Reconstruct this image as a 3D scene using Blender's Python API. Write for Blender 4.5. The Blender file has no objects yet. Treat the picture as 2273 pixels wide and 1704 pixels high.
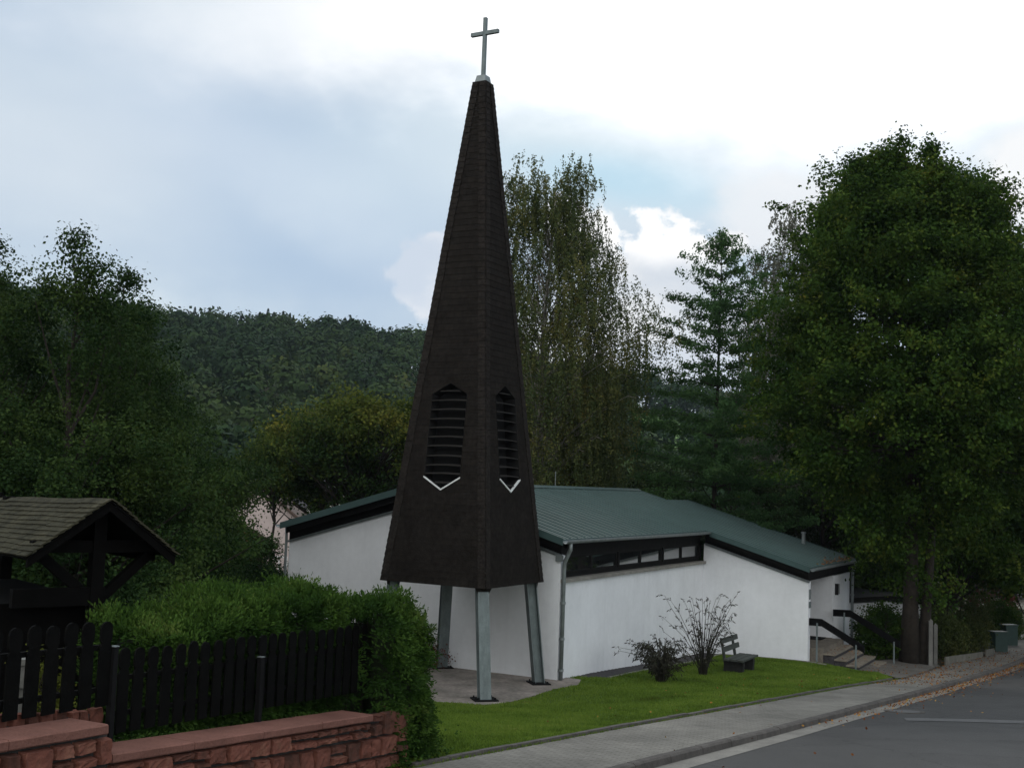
import bpy, math, random
import numpy as np
from mathutils import Vector, Matrix
random.seed(7)
RNG = np.random.default_rng(11)
SC = bpy.context.scene
COL = SC.collection

# ------------------------------------------------------------------ camera
F_PX, YH, ROLL, W_PX = 2600.7, 1072.8, .0366, 2273.0
TH = math.atan2(YH - 852, F_PX)
cd = bpy.data.cameras.new('camera'); cam = bpy.data.objects.new('camera', cd); COL.objects.link(cam)
cd.sensor_width = 36; cd.lens = 36 * F_PX / W_PX; cd.clip_start = .1; cd.clip_end = 3000
fw = Vector((0, math.cos(TH), math.sin(TH))); up0 = Vector((0, -math.sin(TH), math.cos(TH))); rt0 = Vector((1, 0, 0))
rt = rt0 * math.cos(ROLL) + up0 * math.sin(ROLL); upv = -rt0 * math.sin(ROLL) + up0 * math.cos(ROLL)
cam.matrix_world = Matrix(((rt.x, upv.x, -fw.x, 0), (rt.y, upv.y, -fw.y, 0), (rt.z, upv.z, -fw.z, 5), (0, 0, 0, 1)))
SC.camera = cam
SC.view_settings.view_transform = 'Standard'; SC.view_settings.look = 'None'; SC.view_settings.gamma = 1
SC.view_settings.exposure = 0.0
SC.render.resolution_x, SC.render.resolution_y = 1024, 767

# ------------------------------------------------------------------ world
SUN_EL, SUN_AZ = math.radians(38), math.radians(16)      # azimuth measured from +Y towards +X
wd = bpy.data.worlds.new('World'); SC.world = wd; wd.use_nodes = True
wn, wl = wd.node_tree.nodes, wd.node_tree.links
wn.clear()
def N(nodes, t, **kw):
    n = nodes.new(t)
    for k, v in kw.items():
        if k.startswith('i_'): n.inputs[k[2:].replace('_', ' ')].default_value = v
        else: setattr(n, k, v)
    return n
def M(op, a, b=None, c=None, clamp=False):
    n = wn.new('ShaderNodeMath'); n.operation = op; n.use_clamp = clamp
    for i, q in enumerate((a, b, c)):
        if q is None: continue
        if isinstance(q, (int, float)): n.inputs[i].default_value = q
        else: wl.new(q, n.inputs[i])
    return n.outputs[0]
def VM(op, a, b):
    n = wn.new('ShaderNodeVectorMath'); n.operation = op
    for i, q in enumerate((a, b)):
        if isinstance(q, (tuple, list)): n.inputs[i].default_value = q
        else: wl.new(q, n.inputs[i])
    return n.outputs['Value'] if op == 'DOT_PRODUCT' else n.outputs['Vector']
def WMIX(f, a, b):
    n = wn.new('ShaderNodeMix'); n.data_type = 'RGBA'
    for i, q in ((0, f), (6, a), (7, b)):
        if isinstance(q, (int, float)): n.inputs[i].default_value = q
        elif isinstance(q, tuple): n.inputs[i].default_value = (*q, 1)
        else: wl.new(q, n.inputs[i])
    return n.outputs[2]
def SS(x, lo, hi):
    n = wn.new('ShaderNodeMapRange'); n.interpolation_type = 'SMOOTHSTEP'
    wl.new(x, n.inputs[0]); n.inputs[1].default_value = lo; n.inputs[2].default_value = hi
    return n.outputs[0]
tc = wn.new('ShaderNodeTexCoord'); D = tc.outputs['Generated']
def wnoise(scale, detail=5, rough=.55, rot=0, stretch=(1, 1, 1), off=(0, 0, 0)):
    mp = wn.new('ShaderNodeMapping'); mp.vector_type = 'POINT'; wl.new(D, mp.inputs[0])
    mp.inputs['Rotation'].default_value = (0, rot, 0); mp.inputs['Scale'].default_value = stretch
    mp.inputs['Location'].default_value = off
    n = wn.new('ShaderNodeTexNoise'); n.inputs['Scale'].default_value = scale
    n.inputs['Detail'].default_value = detail; n.inputs['Roughness'].default_value = rough
    wl.new(mp.outputs[0], n.inputs['Vector']); return n.outputs['Fac']
n_soft = wnoise(2.6, 4, .5, .45, (1, 1, 2.6), (3, 1, 0))
n_mid = wnoise(7, 6, .55, .3, (1, 1, 1.8), (0, 4, 2))
n_fine = wnoise(24, 8, .6)
n_puff = wnoise(17, 6, .55, 0, (1, 1, 1.2), (5, 5, 1))
sky = wn.new('ShaderNodeTexSky'); sky.sky_type = 'NISHITA'; sky.sun_disc = False
sky.sun_elevation = SUN_EL; sky.sun_rotation = SUN_AZ
skys = VM('SCALE', sky.outputs[0], sky.outputs[0])
scn = wn.new('ShaderNodeVectorMath'); scn.operation = 'SCALE'; wl.new(sky.outputs[0], scn.inputs[0]); scn.inputs['Scale'].default_value = .09
clear = scn.outputs[0]
def blob(px, py, sx, sy, tilt=0.):
    """elliptical distance in sky angles round the direction seen at that azimuth/elevation"""
    x = (px - 1136.5); y = (py - 852); c, s = math.cos(ROLL), math.sin(ROLL)
    a = x * c + y * s; b = -x * s + y * c
    d = (fw * F_PX + rt0 * a - up0 * b).normalized()
    r = Vector((d.y, -d.x, 0)).normalized(); w = r.cross(d)
    r2 = r * math.cos(tilt) + w * math.sin(tilt); w2 = -r * math.sin(tilt) + w * math.cos(tilt)
    A = M('DIVIDE', VM('DOT_PRODUCT', D, tuple(r2)), sx / F_PX); B = M('DIVIDE', VM('DOT_PRODUCT', D, tuple(w2)), sy / F_PX)
    front = M('GREATER_THAN', VM('DOT_PRODUCT', D, tuple(d)), 0)
    dist = M('SQRT', M('ADD', M('MULTIPLY', A, A), M('MULTIPLY', B, B)))
    return M('ADD', dist, M('MULTIPLY', M('SUBTRACT', 1, front), 50)), B
# thin grey-blue cloud sheet with brighter streaks
nn = M('ADD', M('MULTIPLY', n_soft, .7), M('MULTIPLY', n_mid, .3))
sheet = WMIX(SS(nn, .38, .66), (.48, .605, .75), (.73, .82, .89))
base = WMIX(.86, clear, sheet)
def lay(base, px, py, sx, sy, col, tilt=0, noise=None, amp=.6, lo=1.15, hi=.35, op=1.0):
    d, b = blob(px, py, sx, sy, tilt)
    if noise is not None: d = M('ADD', d, M('MULTIPLY', M('SUBTRACT', noise, .5), amp * 2))
    m = M('MULTIPLY', SS(d, lo, hi), op)          # from>to is fine for map range
    return WMIX(m, base, col)
base = lay(base, 640, 480, 520, 260, (.45, .585, .76), -.3, n_mid, .5, 1.5, .1, .7)
base = lay(base, 100, 330, 420, 200, (.70, .78, .86), -.2, n_mid, .5, 1.3, .1, .7)
base = lay(base, 520, 330, 420, 90, (.68, .77, .88), -.45, n_mid, .8, 1.6, .1, .4)
base = lay(base, 1300, 300, 620, 240, (.76, .87, .93), .1, n_mid, .4, 1.4, .1, .8)
base = lay(base, 1400, 400, 330, 70, (.52, .74, .88), -.15, n_mid, .5, 1.4, .1, .9)
base = lay(base, 2050, 330, 520, 160, (.74, .84, .92), .1, n_mid, .4, 1.4, .1, .8)
big = (1.35, 1.36, 1.38)
base = lay(base, 900, 30, 620, 170, (1.0, 1.03, 1.06), .1, n_mid, .55, 1.4, .2)
base = lay(base, 1950, 10, 1050, 330, big, .0, n_mid, .5, 1.15, .35)
base = lay(base, 1180, 50, 430, 150, (1.35, 1.36, 1.38), -.25, n_mid, .5, 1.2, .3)
# cumulus banks low in the sky: crisp lobed tops, soft bases
c1 = WMIX(SS(n_mid, .4, .62), (.68, .74, .82), (.86, .88, .90))
c1 = lay(c1, 1440, 520, 240, 75, (1.08, 1.08, 1.08), -.1, n_puff, .5, 1.3, .5)
base = lay(base, 1290, 540, 110, 100, c1, 0, n_puff, .95, 1.04, .9)
base = lay(base, 1460, 650, 165, 205, c1, 0, n_puff, .95, 1.04, .9)
base = lay(base, 1400, 740, 330, 160, c1, 0, n_puff, .5, 1.3, .8, .8)
c2 = WMIX(SS(n_mid, .4, .62), (.64, .72, .83), (.84, .87, .92))
base = lay(base, 955, 600, 84, 98, c2, 0, n_puff, 1.1, 1.08, .84)
base = lay(base, 1790, 480, 240, 110, (.90, .92, .95), -.2, n_puff, .7, 1.2, .5, .8)
base = lay(base, 2290, 400, 120, 130, (.98, .99, 1.0), 0, n_puff, .7, 1.1, .6, .9)
# unseen sky behind the viewpoint: extra brightness added to light the church walls
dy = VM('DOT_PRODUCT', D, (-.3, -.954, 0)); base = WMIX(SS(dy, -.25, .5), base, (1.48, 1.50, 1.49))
# below the horizon the sky is dull ground bounce
gz = VM('DOT_PRODUCT', D, (0, 0, 1))
base = WMIX(SS(gz, 0., -.06), base, (.12, .13, .11))
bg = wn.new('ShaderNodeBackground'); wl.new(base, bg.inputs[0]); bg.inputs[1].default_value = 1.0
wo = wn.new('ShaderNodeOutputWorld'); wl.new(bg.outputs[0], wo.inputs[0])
ld = bpy.data.lights.new('sun', 'SUN'); ld.energy = .6; ld.angle = math.radians(14); ld.color = (1, .96, .9)
sun = bpy.data.objects.new('sun', ld); COL.objects.link(sun)
sd = Vector((math.sin(SUN_AZ) * math.cos(SUN_EL), math.cos(SUN_AZ) * math.cos(SUN_EL), math.sin(SUN_EL)))
sun.rotation_euler = sd.to_track_quat('Z', 'Y').to_euler()

# ------------------------------------------------------------------ helpers
ORG = {}
def tag(o, label=None, cat=None, group=None, kind=None):
    if label: o['label'] = label
    if cat: o['category'] = cat
    if group: o['group'] = group
    if kind: o['kind'] = kind
    return o
def empty(name, loc, label, cat, group=None):
    o = bpy.data.objects.new(name, None); COL.objects.link(o); o.location = loc; o.empty_display_size = .2
    ORG[o] = np.array(loc, float); return tag(o, label, cat, group)
def build(name, V, Fc, m, parent=None, smooth=False, tint=None, uv=None):
    V = np.asarray(V, float).reshape(-1, 3)
    org = ORG.get(parent, np.zeros(3)) if parent else np.zeros(3)
    me = bpy.data.meshes.new(name)
    if isinstance(Fc, np.ndarray):
        k = Fc.shape[1]; nF = len(Fc)
        me.vertices.add(len(V)); me.vertices.foreach_set('co', (V - org).astype(np.float32).ravel())
        me.loops.add(nF * k); me.loops.foreach_set('vertex_index', Fc.astype(np.int32).ravel())
        me.polygons.add(nF); me.polygons.foreach_set('loop_start', np.arange(0, nF * k, k, dtype=np.int32))
        me.polygons.foreach_set('loop_total', np.full(nF, k, np.int32)); me.update(calc_edges=True)
    else:
        me.from_pydata((V - org).tolist(), [], Fc); me.update()
    if smooth: me.polygons.foreach_set('use_smooth', np.ones(len(me.polygons), bool))
    if tint is not None:
        at = me.attributes.new('tint', 'FLOAT', 'POINT'); at.data.foreach_set('value', np.asarray(tint, np.float32))
    if uv is not None:
        ul = me.uv_layers.new(name='UVMap')
        li = np.empty(len(me.loops), np.int32); me.loops.foreach_get('vertex_index', li)
        ul.data.foreach_set('uv', np.asarray(uv, np.float32)[li].ravel())
    if m: me.materials.append(m)
    o = bpy.data.objects.new(name, me); COL.objects.link(o)
    if parent: o.parent = parent
    ORG[o] = org
    return o
class MB:
    def __init__(s): s.v = []; s.f = []; s.st = []
    def poly(s, pts):
        i = len(s.v); s.v += [tuple(map(float, p)) for p in pts]; s.f.append(tuple(range(i, i + len(pts)))); return s
    def box(s, o, ax, ay, az):
        """box from corner o along three edge vectors"""
        s.st.append((len(s.v), len(s.f)))
        o, ax, ay, az = [np.array(q, float) for q in (o, ax, ay, az)]
        if np.dot(np.cross(ax, ay), az) < 0: ax, ay = ay, ax
        i = len(s.v)
        for c in (0, 1):
            for b, a in ((0, 0), (0, 1), (1, 1), (1, 0)): s.v.append(tuple(o + a * ax + b * ay + c * az))
        for q in ((3, 2, 1, 0), (4, 5, 6, 7), (0, 1, 5, 4), (1, 2, 6, 5), (2, 3, 7, 6), (3, 0, 4, 7)): s.f.append(tuple(i + k for k in q))
        return s
    def prism(s, poly, d):
        s.st.append((len(s.v), len(s.f)))
        poly = [np.array(p, float) for p in poly]; d = np.array(d, float); n = len(poly)
        nrm = sum((np.cross(poly[k] - poly[0], poly[k + 1] - poly[0]) for k in range(1, n - 1)), np.zeros(3))
        if np.dot(nrm, d) > 0: poly = poly[::-1]
        i = len(s.v); s.v += [tuple(p) for p in poly] + [tuple(p + d) for p in poly]
        s.f.append(tuple(range(i, i + n))); s.f.append(tuple(range(i + 2 * n - 1, i + n - 1, -1)))
        for k in range(n): a, b = i + k, i + (k + 1) % n; s.f.append((b, a, a + n, b + n))
        return s
    def tube(s, pts, rad, n=8, cap=True):
        s.st.append((len(s.v), len(s.f)))
        pts = [np.array(p, float) for p in pts]
        if not hasattr(rad, '__len__'): rad = [rad] * len(pts)
        i0 = len(s.v); ref = None
        for k, p in enumerate(pts):
            t = pts[min(k + 1, len(pts) - 1)] - pts[max(k - 1, 0)]; t = t / (np.linalg.norm(t) + 1e-9)
            if ref is None: ref = np.cross(t, (0, 0, 1) if abs(t[2]) < .9 else (1, 0, 0))
            a = ref - t * np.dot(ref, t); a /= np.linalg.norm(a) + 1e-9; ref = a; b = np.cross(t, a)
            for j in range(n):
                an = 2 * math.pi * j / n; s.v.append(tuple(p + rad[k] * (math.cos(an) * a + math.sin(an) * b)))
        for k in range(len(pts) - 1):
            for j in range(n):
                a, b = i0 + k * n + j, i0 + k * n + (j + 1) % n; s.f.append((a, b, b + n, a + n))
        if cap:
            s.f.append(tuple(range(i0 + n - 1, i0 - 1, -1))); e = i0 + (len(pts) - 1) * n; s.f.append(tuple(range(e, e + n)))
        return s
    def build(s, name, m, parent=None, smooth=False): return build(name, s.v, s.f, m, parent, smooth)
    def each(s, name, m, parent=None, smooth=False):
        """every primitive added becomes an object of its own"""
        e = s.st + [(len(s.v), len(s.f))]; out = []
        for (v0, f0), (v1, f1) in zip(e[:-1], e[1:]): out.append(build(name, s.v[v0:v1], [tuple(i - v0 for i in f) for f in s.f[f0:f1]], m, parent, smooth))
        return out

# ------------------------------------------------------------------ materials
def mat(name, col, rough=.8, metal=0, spec=.3, noise=0, nscale=5, detail=5, bump=0, bscale=20, col2=None, n2=None, coat=0):
    m = bpy.data.materials.new(name); m.use_nodes = True; nt = m.node_tree; b = nt.nodes['Principled BSDF']
    b.inputs['Base Color'].default_value = (*col, 1); b.inputs['Roughness'].default_value = rough
    b.inputs['Metallic'].default_value = metal; b.inputs['Specular IOR Level'].default_value = spec
    tcn = nt.nodes.new('ShaderNodeTexCoord')
    if noise:
        n = nt.nodes.new('ShaderNodeTexNoise'); n.inputs['Scale'].default_value = nscale; n.inputs['Detail'].default_value = detail
        n.inputs['Roughness'].default_value = .62
        nt.links.new(tcn.outputs['Object'], n.inputs['Vector'])
        r = nt.nodes.new('ShaderNodeValToRGB'); r.color_ramp.elements[0].position = .3; r.color_ramp.elements[1].position = .7
        c2 = col2 or tuple(c * (1 - noise) for c in col); c1 = tuple(min(1, c * (1 + noise * .5)) for c in col) if not col2 else col
        r.color_ramp.elements[0].color = (*c2, 1); r.color_ramp.elements[1].color = (*c1, 1)
        nt.links.new(n.outputs['Fac'], r.inputs[0]); out = r.outputs[0]
        if n2:   # second, finer layer: (scale, strength)
            q = nt.nodes.new('ShaderNodeTexNoise'); q.inputs['Scale'].default_value = n2[0]; q.inputs['Detail'].default_value = 4
            nt.links.new(tcn.outputs['Object'], q.inputs['Vector'])
            mr = nt.nodes.new('ShaderNodeMapRange'); mr.inputs[1].default_value = .3; mr.inputs[2].default_value = .7
            mr.inputs[3].default_value = 1 - n2[1]; mr.inputs[4].default_value = 1 + n2[1]
            nt.links.new(q.outputs['Fac'], mr.inputs[0])
            vm = nt.nodes.new('ShaderNodeVectorMath'); vm.operation = 'SCALE'; nt.links.new(out, vm.inputs[0]); nt.links.new(mr.outputs[0], vm.inputs['Scale'])
            out = vm.outputs[0]
        nt.links.new(out, b.inputs['Base Color'])
    if bump:
        n = nt.nodes.new('ShaderNodeTexNoise'); n.inputs['Scale'].default_value = bscale; n.inputs['Detail'].default_value = 6
        nt.links.new(tcn.outputs['Object'], n.inputs['Vector'])
        bp = nt.nodes.new('ShaderNodeBump'); bp.inputs['Strength'].default_value = bump; bp.inputs['Distance'].default_value = .02
        nt.links.new(n.outputs['Fac'], bp.inputs['Height']); nt.links.new(bp.outputs[0], b.inputs['Normal'])
    return m
def leafmat(name, stops, rough=.8, trans=.25, patch=1.2, spec=.06, var=.35):
    """per-leaf 'tint' plus slow patches through the crown pick from a colour ramp"""
    m = bpy.data.materials.new(name); m.use_nodes = True; nt = m.node_tree; b = nt.nodes['Principled BSDF']; L = nt.links
    at = nt.nodes.new('ShaderNodeAttribute'); at.attribute_name = 'tint'
    tcn = nt.nodes.new('ShaderNodeTexCoord'); n = nt.nodes.new('ShaderNodeTexNoise'); n.inputs['Scale'].default_value = patch; n.inputs['Detail'].default_value = 3
    L.new(tcn.outputs['Object'], n.inputs['Vector'])
    a = nt.nodes.new('ShaderNodeMath'); a.operation = 'MULTIPLY_ADD'; L.new(at.outputs['Fac'], a.inputs[0]); a.inputs[1].default_value = var
    s = nt.nodes.new('ShaderNodeMapRange'); s.inputs[1].default_value = .3; s.inputs[2].default_value = .7; s.inputs[4].default_value = 1 - var; L.new(n.outputs['Fac'], s.inputs[0])
    L.new(s.outputs[0], a.inputs[2])
    r = nt.nodes.new('ShaderNodeValToRGB'); cr = r.color_ramp
    cr.elements[0].position = stops[0][0]; cr.elements[0].color = (*stops[0][1], 1)
    cr.elements[1].position = stops[-1][0]; cr.elements[1].color = (*stops[-1][1], 1)
    for p, c in stops[1:-1]: e = cr.elements.new(p); e.color = (*c, 1)
    L.new(a.outputs[0], r.inputs[0]); L.new(r.outputs[0], b.inputs['Base Color'])
    b.inputs['Roughness'].default_value = rough; b.inputs['Specular IOR Level'].default_value = spec
    if trans:
        t = nt.nodes.new('ShaderNodeBsdfTranslucent'); L.new(r.outputs[0], t.inputs[0])
        mx = nt.nodes.new('ShaderNodeMixShader'); mx.inputs[0].default_value = trans
        o = nt.nodes['Material Output']; L.new(b.outputs[0], mx.inputs[1]); L.new(t.outputs[0], mx.inputs[2]); L.new(mx.outputs[0], o.inputs[0])
    return m
MT = dict(
 plaster=mat('white_plaster', (.74, .76, .79), .9, noise=.07, nscale=.8, n2=(7, .025), bump=.25, bscale=60),
 wood=mat('dark_timber', (.009, .0085, .008), .75, spec=.15, noise=.4, nscale=4, bump=.3, bscale=30),
 green=mat('green_metal_roof', (.040, .072, .070), .62, metal=0, spec=.22, noise=.16, nscale=.9, n2=(9, .06)),
 zinc=mat('zinc_grey', (.23, .26, .265), .5, metal=.35, noise=.25, nscale=6),
 steel=mat('painted_steel', (.16, .195, .20), .5, metal=.2, noise=.22, nscale=3, n2=(25, .08)),
 white=mat('white_flashing', (.72, .74, .74), .5, noise=.1, nscale=9),
 conc=mat('concrete', (.22, .21, .19), .9, noise=.3, nscale=3, n2=(30, .12), bump=.4, bscale=40),
 cast=mat('pale_concrete', (.15, .15, .14), .9, noise=.25, nscale=2, n2=(30, .12), bump=.3, bscale=40),
 slab=mat('mossy_paving', (.27, .235, .21), .92, noise=.5, nscale=1.1, n2=(14, .22), bump=.5, bscale=24, col2=(.12, .11, .095)),
 step=mat('step_stone', (.17, .15, .125), .9, noise=.35, nscale=4, n2=(35, .2), bump=.4, bscale=40),
 tread=mat('step_tread', (.21, .185, .15), .9, noise=.3, nscale=4, n2=(35, .15), bump=.4, bscale=40),
 darkpl=mat('dark_gravel', (.05, .047, .05), .95, noise=.4, nscale=8, n2=(60, .35), bump=.8, bscale=60),
 kerb=mat('kerb_stone', (.085, .077, .070), .85, noise=.4, nscale=3, n2=(40, .2), bump=.4, bscale=50),
 gutter=mat('gutter_slabs', (.20, .19, .17), .85, noise=.3, nscale=1.5, n2=(30, .15)),
 fence=mat('fence_paint', (.0036, .0036, .0033), .8, spec=.06, noise=.5, nscale=7, bump=.3, bscale=40),
 post=mat('black_steel_post', (.008, .008, .0085), .8, spec=.1, noise=.3, nscale=9),
 stone0=mat('red_sandstone_plain', (.30, .105, .068), .9, noise=.5, nscale=4.5, n2=(26, .28), bump=.9, bscale=22, col2=(.16, .062, .042)),
 coping=mat('sandstone_coping', (.205, .098, .078), .92, spec=.1, noise=.3, nscale=2, n2=(40, .15), bump=.35, bscale=50, col2=(.135, .066, .052)),
 mortar=mat('dark_mortar', (.045, .042, .04), .95, noise=.4, nscale=9, bump=.6, bscale=40),
 bark=mat('bark', (.028, .023, .018), .95, noise=.5, nscale=5, bump=.8, bscale=18),
 birchbark=mat('birch_bark', (.30, .28, .25), .9, noise=.75, nscale=3.5, bump=.3, bscale=15),
 bench=mat('bench_boards', (.05, .056, .05), .75, noise=.3, nscale=10, bump=.3, bscale=40),
 benchfoot=mat('bench_feet', (.02, .02, .019), .9, noise=.4, nscale=8, bump=.5, bscale=30),
 dark=mat('dark_interior', (.01, .01, .01), .9),
 louvre=mat('louvre_slats', (.020, .018, .016), .8, noise=.3, nscale=9),
 soil=mat('bare_soil', (.07, .055, .04), .97, noise=.4, nscale=3, bump=.6, bscale=20),
 grey_roof=mat('slate_roof', (.06, .06, .065), .85, noise=.3, nscale=3, n2=(12, .15)),
 brown_roof=mat('brown_tiles', (.10, .07, .055), .85, noise=.3, nscale=3, n2=(12, .15)),
 pink=mat('pale_pink_render', (.55, .46, .44), .9, noise=.1, nscale=2),
 cream=mat('cream_render', (.5, .5, .46), .9, noise=.1, nscale=2),
 brick=mat('red_brick', (.30, .10, .055), .9, noise=.35, nscale=3, n2=(20, .2)),
 pane=mat('dark_pane', (.02, .022, .025), .12, spec=.6),
 greenpost=mat('teal_paint', (.028, .055, .048), .6, noise=.25, nscale=5),
 blackmetal=mat('black_rail', (.0045, .0045, .005), .8, spec=.08, noise=.3, nscale=5),
)
def overlay(m, scale, stretch, lo, hi, dark, detail=4, crack=0):
    """multiply a procedural stain (or fine crack lines) over a material's colour"""
    nt = m.node_tree; L = nt.links; b = nt.nodes['Principled BSDF']; src = b.inputs['Base Color'].links[0].from_socket
    tcn = nt.nodes.new('ShaderNodeTexCoord'); mp = nt.nodes.new('ShaderNodeMapping'); mp.inputs['Scale'].default_value = stretch; L.new(tcn.outputs['Object'], mp.inputs[0])
    mr = nt.nodes.new('ShaderNodeMapRange'); mr.inputs[1].default_value = lo; mr.inputs[2].default_value = hi; mr.inputs[3].default_value = dark; mr.inputs[4].default_value = 1
    if crack:
        w = nt.nodes.new('ShaderNodeTexNoise'); w.inputs['Scale'].default_value = 3; w.inputs['Detail'].default_value = 6; L.new(mp.outputs[0], w.inputs['Vector'])
        ad = nt.nodes.new('ShaderNodeVectorMath'); ad.operation = 'MULTIPLY_ADD'; L.new(w.outputs['Color'], ad.inputs[0]); ad.inputs[1].default_value = (.5, .5, .5); L.new(mp.outputs[0], ad.inputs[2])
        t = nt.nodes.new('ShaderNodeTexVoronoi'); t.feature = 'DISTANCE_TO_EDGE'; t.inputs['Scale'].default_value = scale; L.new(ad.outputs[0], t.inputs['Vector']); L.new(t.outputs['Distance'], mr.inputs[0])
    else:
        t = nt.nodes.new('ShaderNodeTexNoise'); t.inputs['Scale'].default_value = scale; t.inputs['Detail'].default_value = detail; t.inputs['Roughness'].default_value = .65; L.new(mp.outputs[0], t.inputs['Vector']); L.new(t.outputs['Fac'], mr.inputs[0])
    vm = nt.nodes.new('ShaderNodeVectorMath'); vm.operation = 'SCALE'; L.new(src, vm.inputs[0]); L.new(mr.outputs[0], vm.inputs['Scale']); L.new(vm.outputs[0], b.inputs['Base Color'])
overlay(MT['plaster'], 2.2, (1.6, 1.6, .16), .30, .52, .95); overlay(MT['plaster'], .6, (1, 1, 1), .30, .55, .96)
overlay(MT['zinc'], 3, (2, 2, .4), .3, .6, .75); overlay(MT['steel'], 3, (3, 3, .5), .3, .6, .72)
# roof shingles on the shelter: mossy
MT['stone'] = leafmat('red_sandstone', [(0, (.045, .026, .020)), (.3, (.095, .042, .031)), (.65, (.16, .062, .045)), (.88, (.19, .088, .062)), (1, (.17, .105, .075))], rough=.92, trans=0, patch=9, var=.62, spec=.1)
_n = MT['stone'].node_tree; _t = _n.nodes.new('ShaderNodeTexNoise'); _t.inputs['Scale'].default_value = 28; _t.inputs['Detail'].default_value = 7; _c = _n.nodes.new('ShaderNodeTexCoord')
_b = _n.nodes.new('ShaderNodeBump'); _b.inputs['Strength'].default_value = .8; _b.inputs['Distance'].default_value = .02; _n.links.new(_c.outputs['Object'], _t.inputs['Vector']); _n.links.new(_t.outputs['Fac'], _b.inputs['Height']); _n.links.new(_b.outputs[0], _n.nodes['Principled BSDF'].inputs['Normal'])
MT['shake'] = mat('mossy_shingles', (.060, .056, .036), .93, spec=.1, noise=.5, nscale=3.5, n2=(20, .35), bump=.6, bscale=30, col2=(.024, .024, .016))
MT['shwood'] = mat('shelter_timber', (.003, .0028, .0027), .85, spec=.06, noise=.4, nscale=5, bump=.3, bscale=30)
# glass: dark room behind a mirror-like pane
g = bpy.data.materials.new('window_glass'); g.use_nodes = True; b = g.node_tree.nodes['Principled BSDF']
b.inputs['Base Color'].default_value = (.012, .014, .015, 1); b.inputs['Roughness'].default_value = .03; b.inputs['Specular IOR Level'].default_value = 1.0; b.inputs['IOR'].default_value = 2.6
MT['glass'] = g
# tower shingles: courses are real geometry, joints and stain by shader
def shingle_mat():
    m = mat('tower_shingles', (.0175, .0155, .0140), .94, spec=.05, noise=.4, nscale=1.6, n2=(9, .25), bump=.3, bscale=30, col2=(.012, .0105, .0092))
    nt = m.node_tree; L = nt.links; b = nt.nodes['Principled BSDF']
    uvn = nt.nodes.new('ShaderNodeUVMap'); br = nt.nodes.new('ShaderNodeTexBrick'); L.new(uvn.outputs[0], br.inputs['Vector'])
    br.inputs['Scale'].default_value = 1; br.inputs['Brick Width'].default_value = .24; br.inputs['Row Height'].default_value = .16
    br.inputs['Mortar Size'].default_value = .004; br.inputs['Color1'].default_value = (1.12, 1.1, 1.08, 1); br.inputs['Color2'].default_value = (.88, .88, .88, 1); br.inputs['Mortar'].default_value = (.6, .6, .6, 1)
    src = b.inputs['Base Color'].links[0].from_socket
    mx = nt.nodes.new('ShaderNodeMix'); mx.data_type = 'RGBA'; mx.blend_type = 'MULTIPLY'; mx.inputs[0].default_value = .8
    L.new(src, mx.inputs[6]); L.new(br.outputs['Color'], mx.inputs[7]); L.new(mx.outputs[2], b.inputs['Base Color']); return m
MT['shingle'] = shingle_mat()
MT['hip'] = mat('hip_shingles', (.026, .0225, .020), .94, spec=.05, noise=.45, nscale=5, n2=(18, .3), bump=.3, bscale=30, col2=(.014, .0125, .0115))
def paver_mat():
    m = mat('grey_pavers', (.205, .195, .175), .9, noise=.3, nscale=.7, n2=(18, .12), bump=.2, bscale=50)
    nt = m.node_tree; L = nt.links; b = nt.nodes['Principled BSDF']
    uvn = nt.nodes.new('ShaderNodeUVMap'); br = nt.nodes.new('ShaderNodeTexBrick'); L.new(uvn.outputs[0], br.inputs['Vector'])
    br.inputs['Scale'].default_value = 1; br.inputs['Brick Width'].default_value = .2; br.inputs['Row Height'].default_value = .1
    br.inputs['Mortar Size'].default_value = .006; br.inputs['Color1'].default_value = (1.07, 1.07, 1.07, 1); br.inputs['Color2'].default_value = (.88, .88, .87, 1); br.inputs['Mortar'].default_value = (.42, .43, .36, 1)
    src = b.inputs['Base Color'].links[0].from_socket
    mx = nt.nodes.new('ShaderNodeMix'); mx.data_type = 'RGBA'; mx.blend_type = 'MULTIPLY'; mx.inputs[0].default_value = 1
    L.new(src, mx.inputs[6]); L.new(br.outputs['Color'], mx.inputs[7]); L.new(mx.outputs[2], b.inputs['Base Color'])
    return m
MT['paver'] = paver_mat()
MT['asphalt'] = mat('asphalt', (.057, .056, .055), .82, spec=.35, noise=.22, nscale=.35, n2=(55, .22), bump=.35, bscale=120)
overlay(MT['asphalt'], .32, (1, 1, 1), .0, .010, .62, crack=1); overlay(MT['asphalt'], 1.1, (1, 1, 1), .34, .5, .88); overlay(MT['asphalt'], .25, (1, 1, 1), .38, .50, .86)
overlay(MT['paver'], .5, (1, 1, 1), .36, .56, .84); overlay(MT['paver'], 6, (1, 1, 1), .34, .5, .86)
MT['asphalt_path'] = mat('worn_path', (.12, .112, .10), .9, noise=.3, nscale=1, n2=(40, .2), bump=.4, bscale=80)
MT['patch'] = mat('pale_road_patch', (.105, .105, .105), .85, noise=.2, nscale=3, n2=(60, .15))
MT['lawn'] = mat('lawn_base', (.070, .13, .014), .95, noise=.45, nscale=1.3, n2=(25, .3), bump=.8, bscale=50, col2=(.045, .085, .010))
MT['meadow'] = mat('meadow', (.10, .19, .045), .95, noise=.2, nscale=.02)
MT['ground'] = mat('rough_ground', (.045, .055, .022), .97, noise=.45, nscale=.25, n2=(6, .3), bump=.5, bscale=8, col2=(.04, .034, .022))

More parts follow.
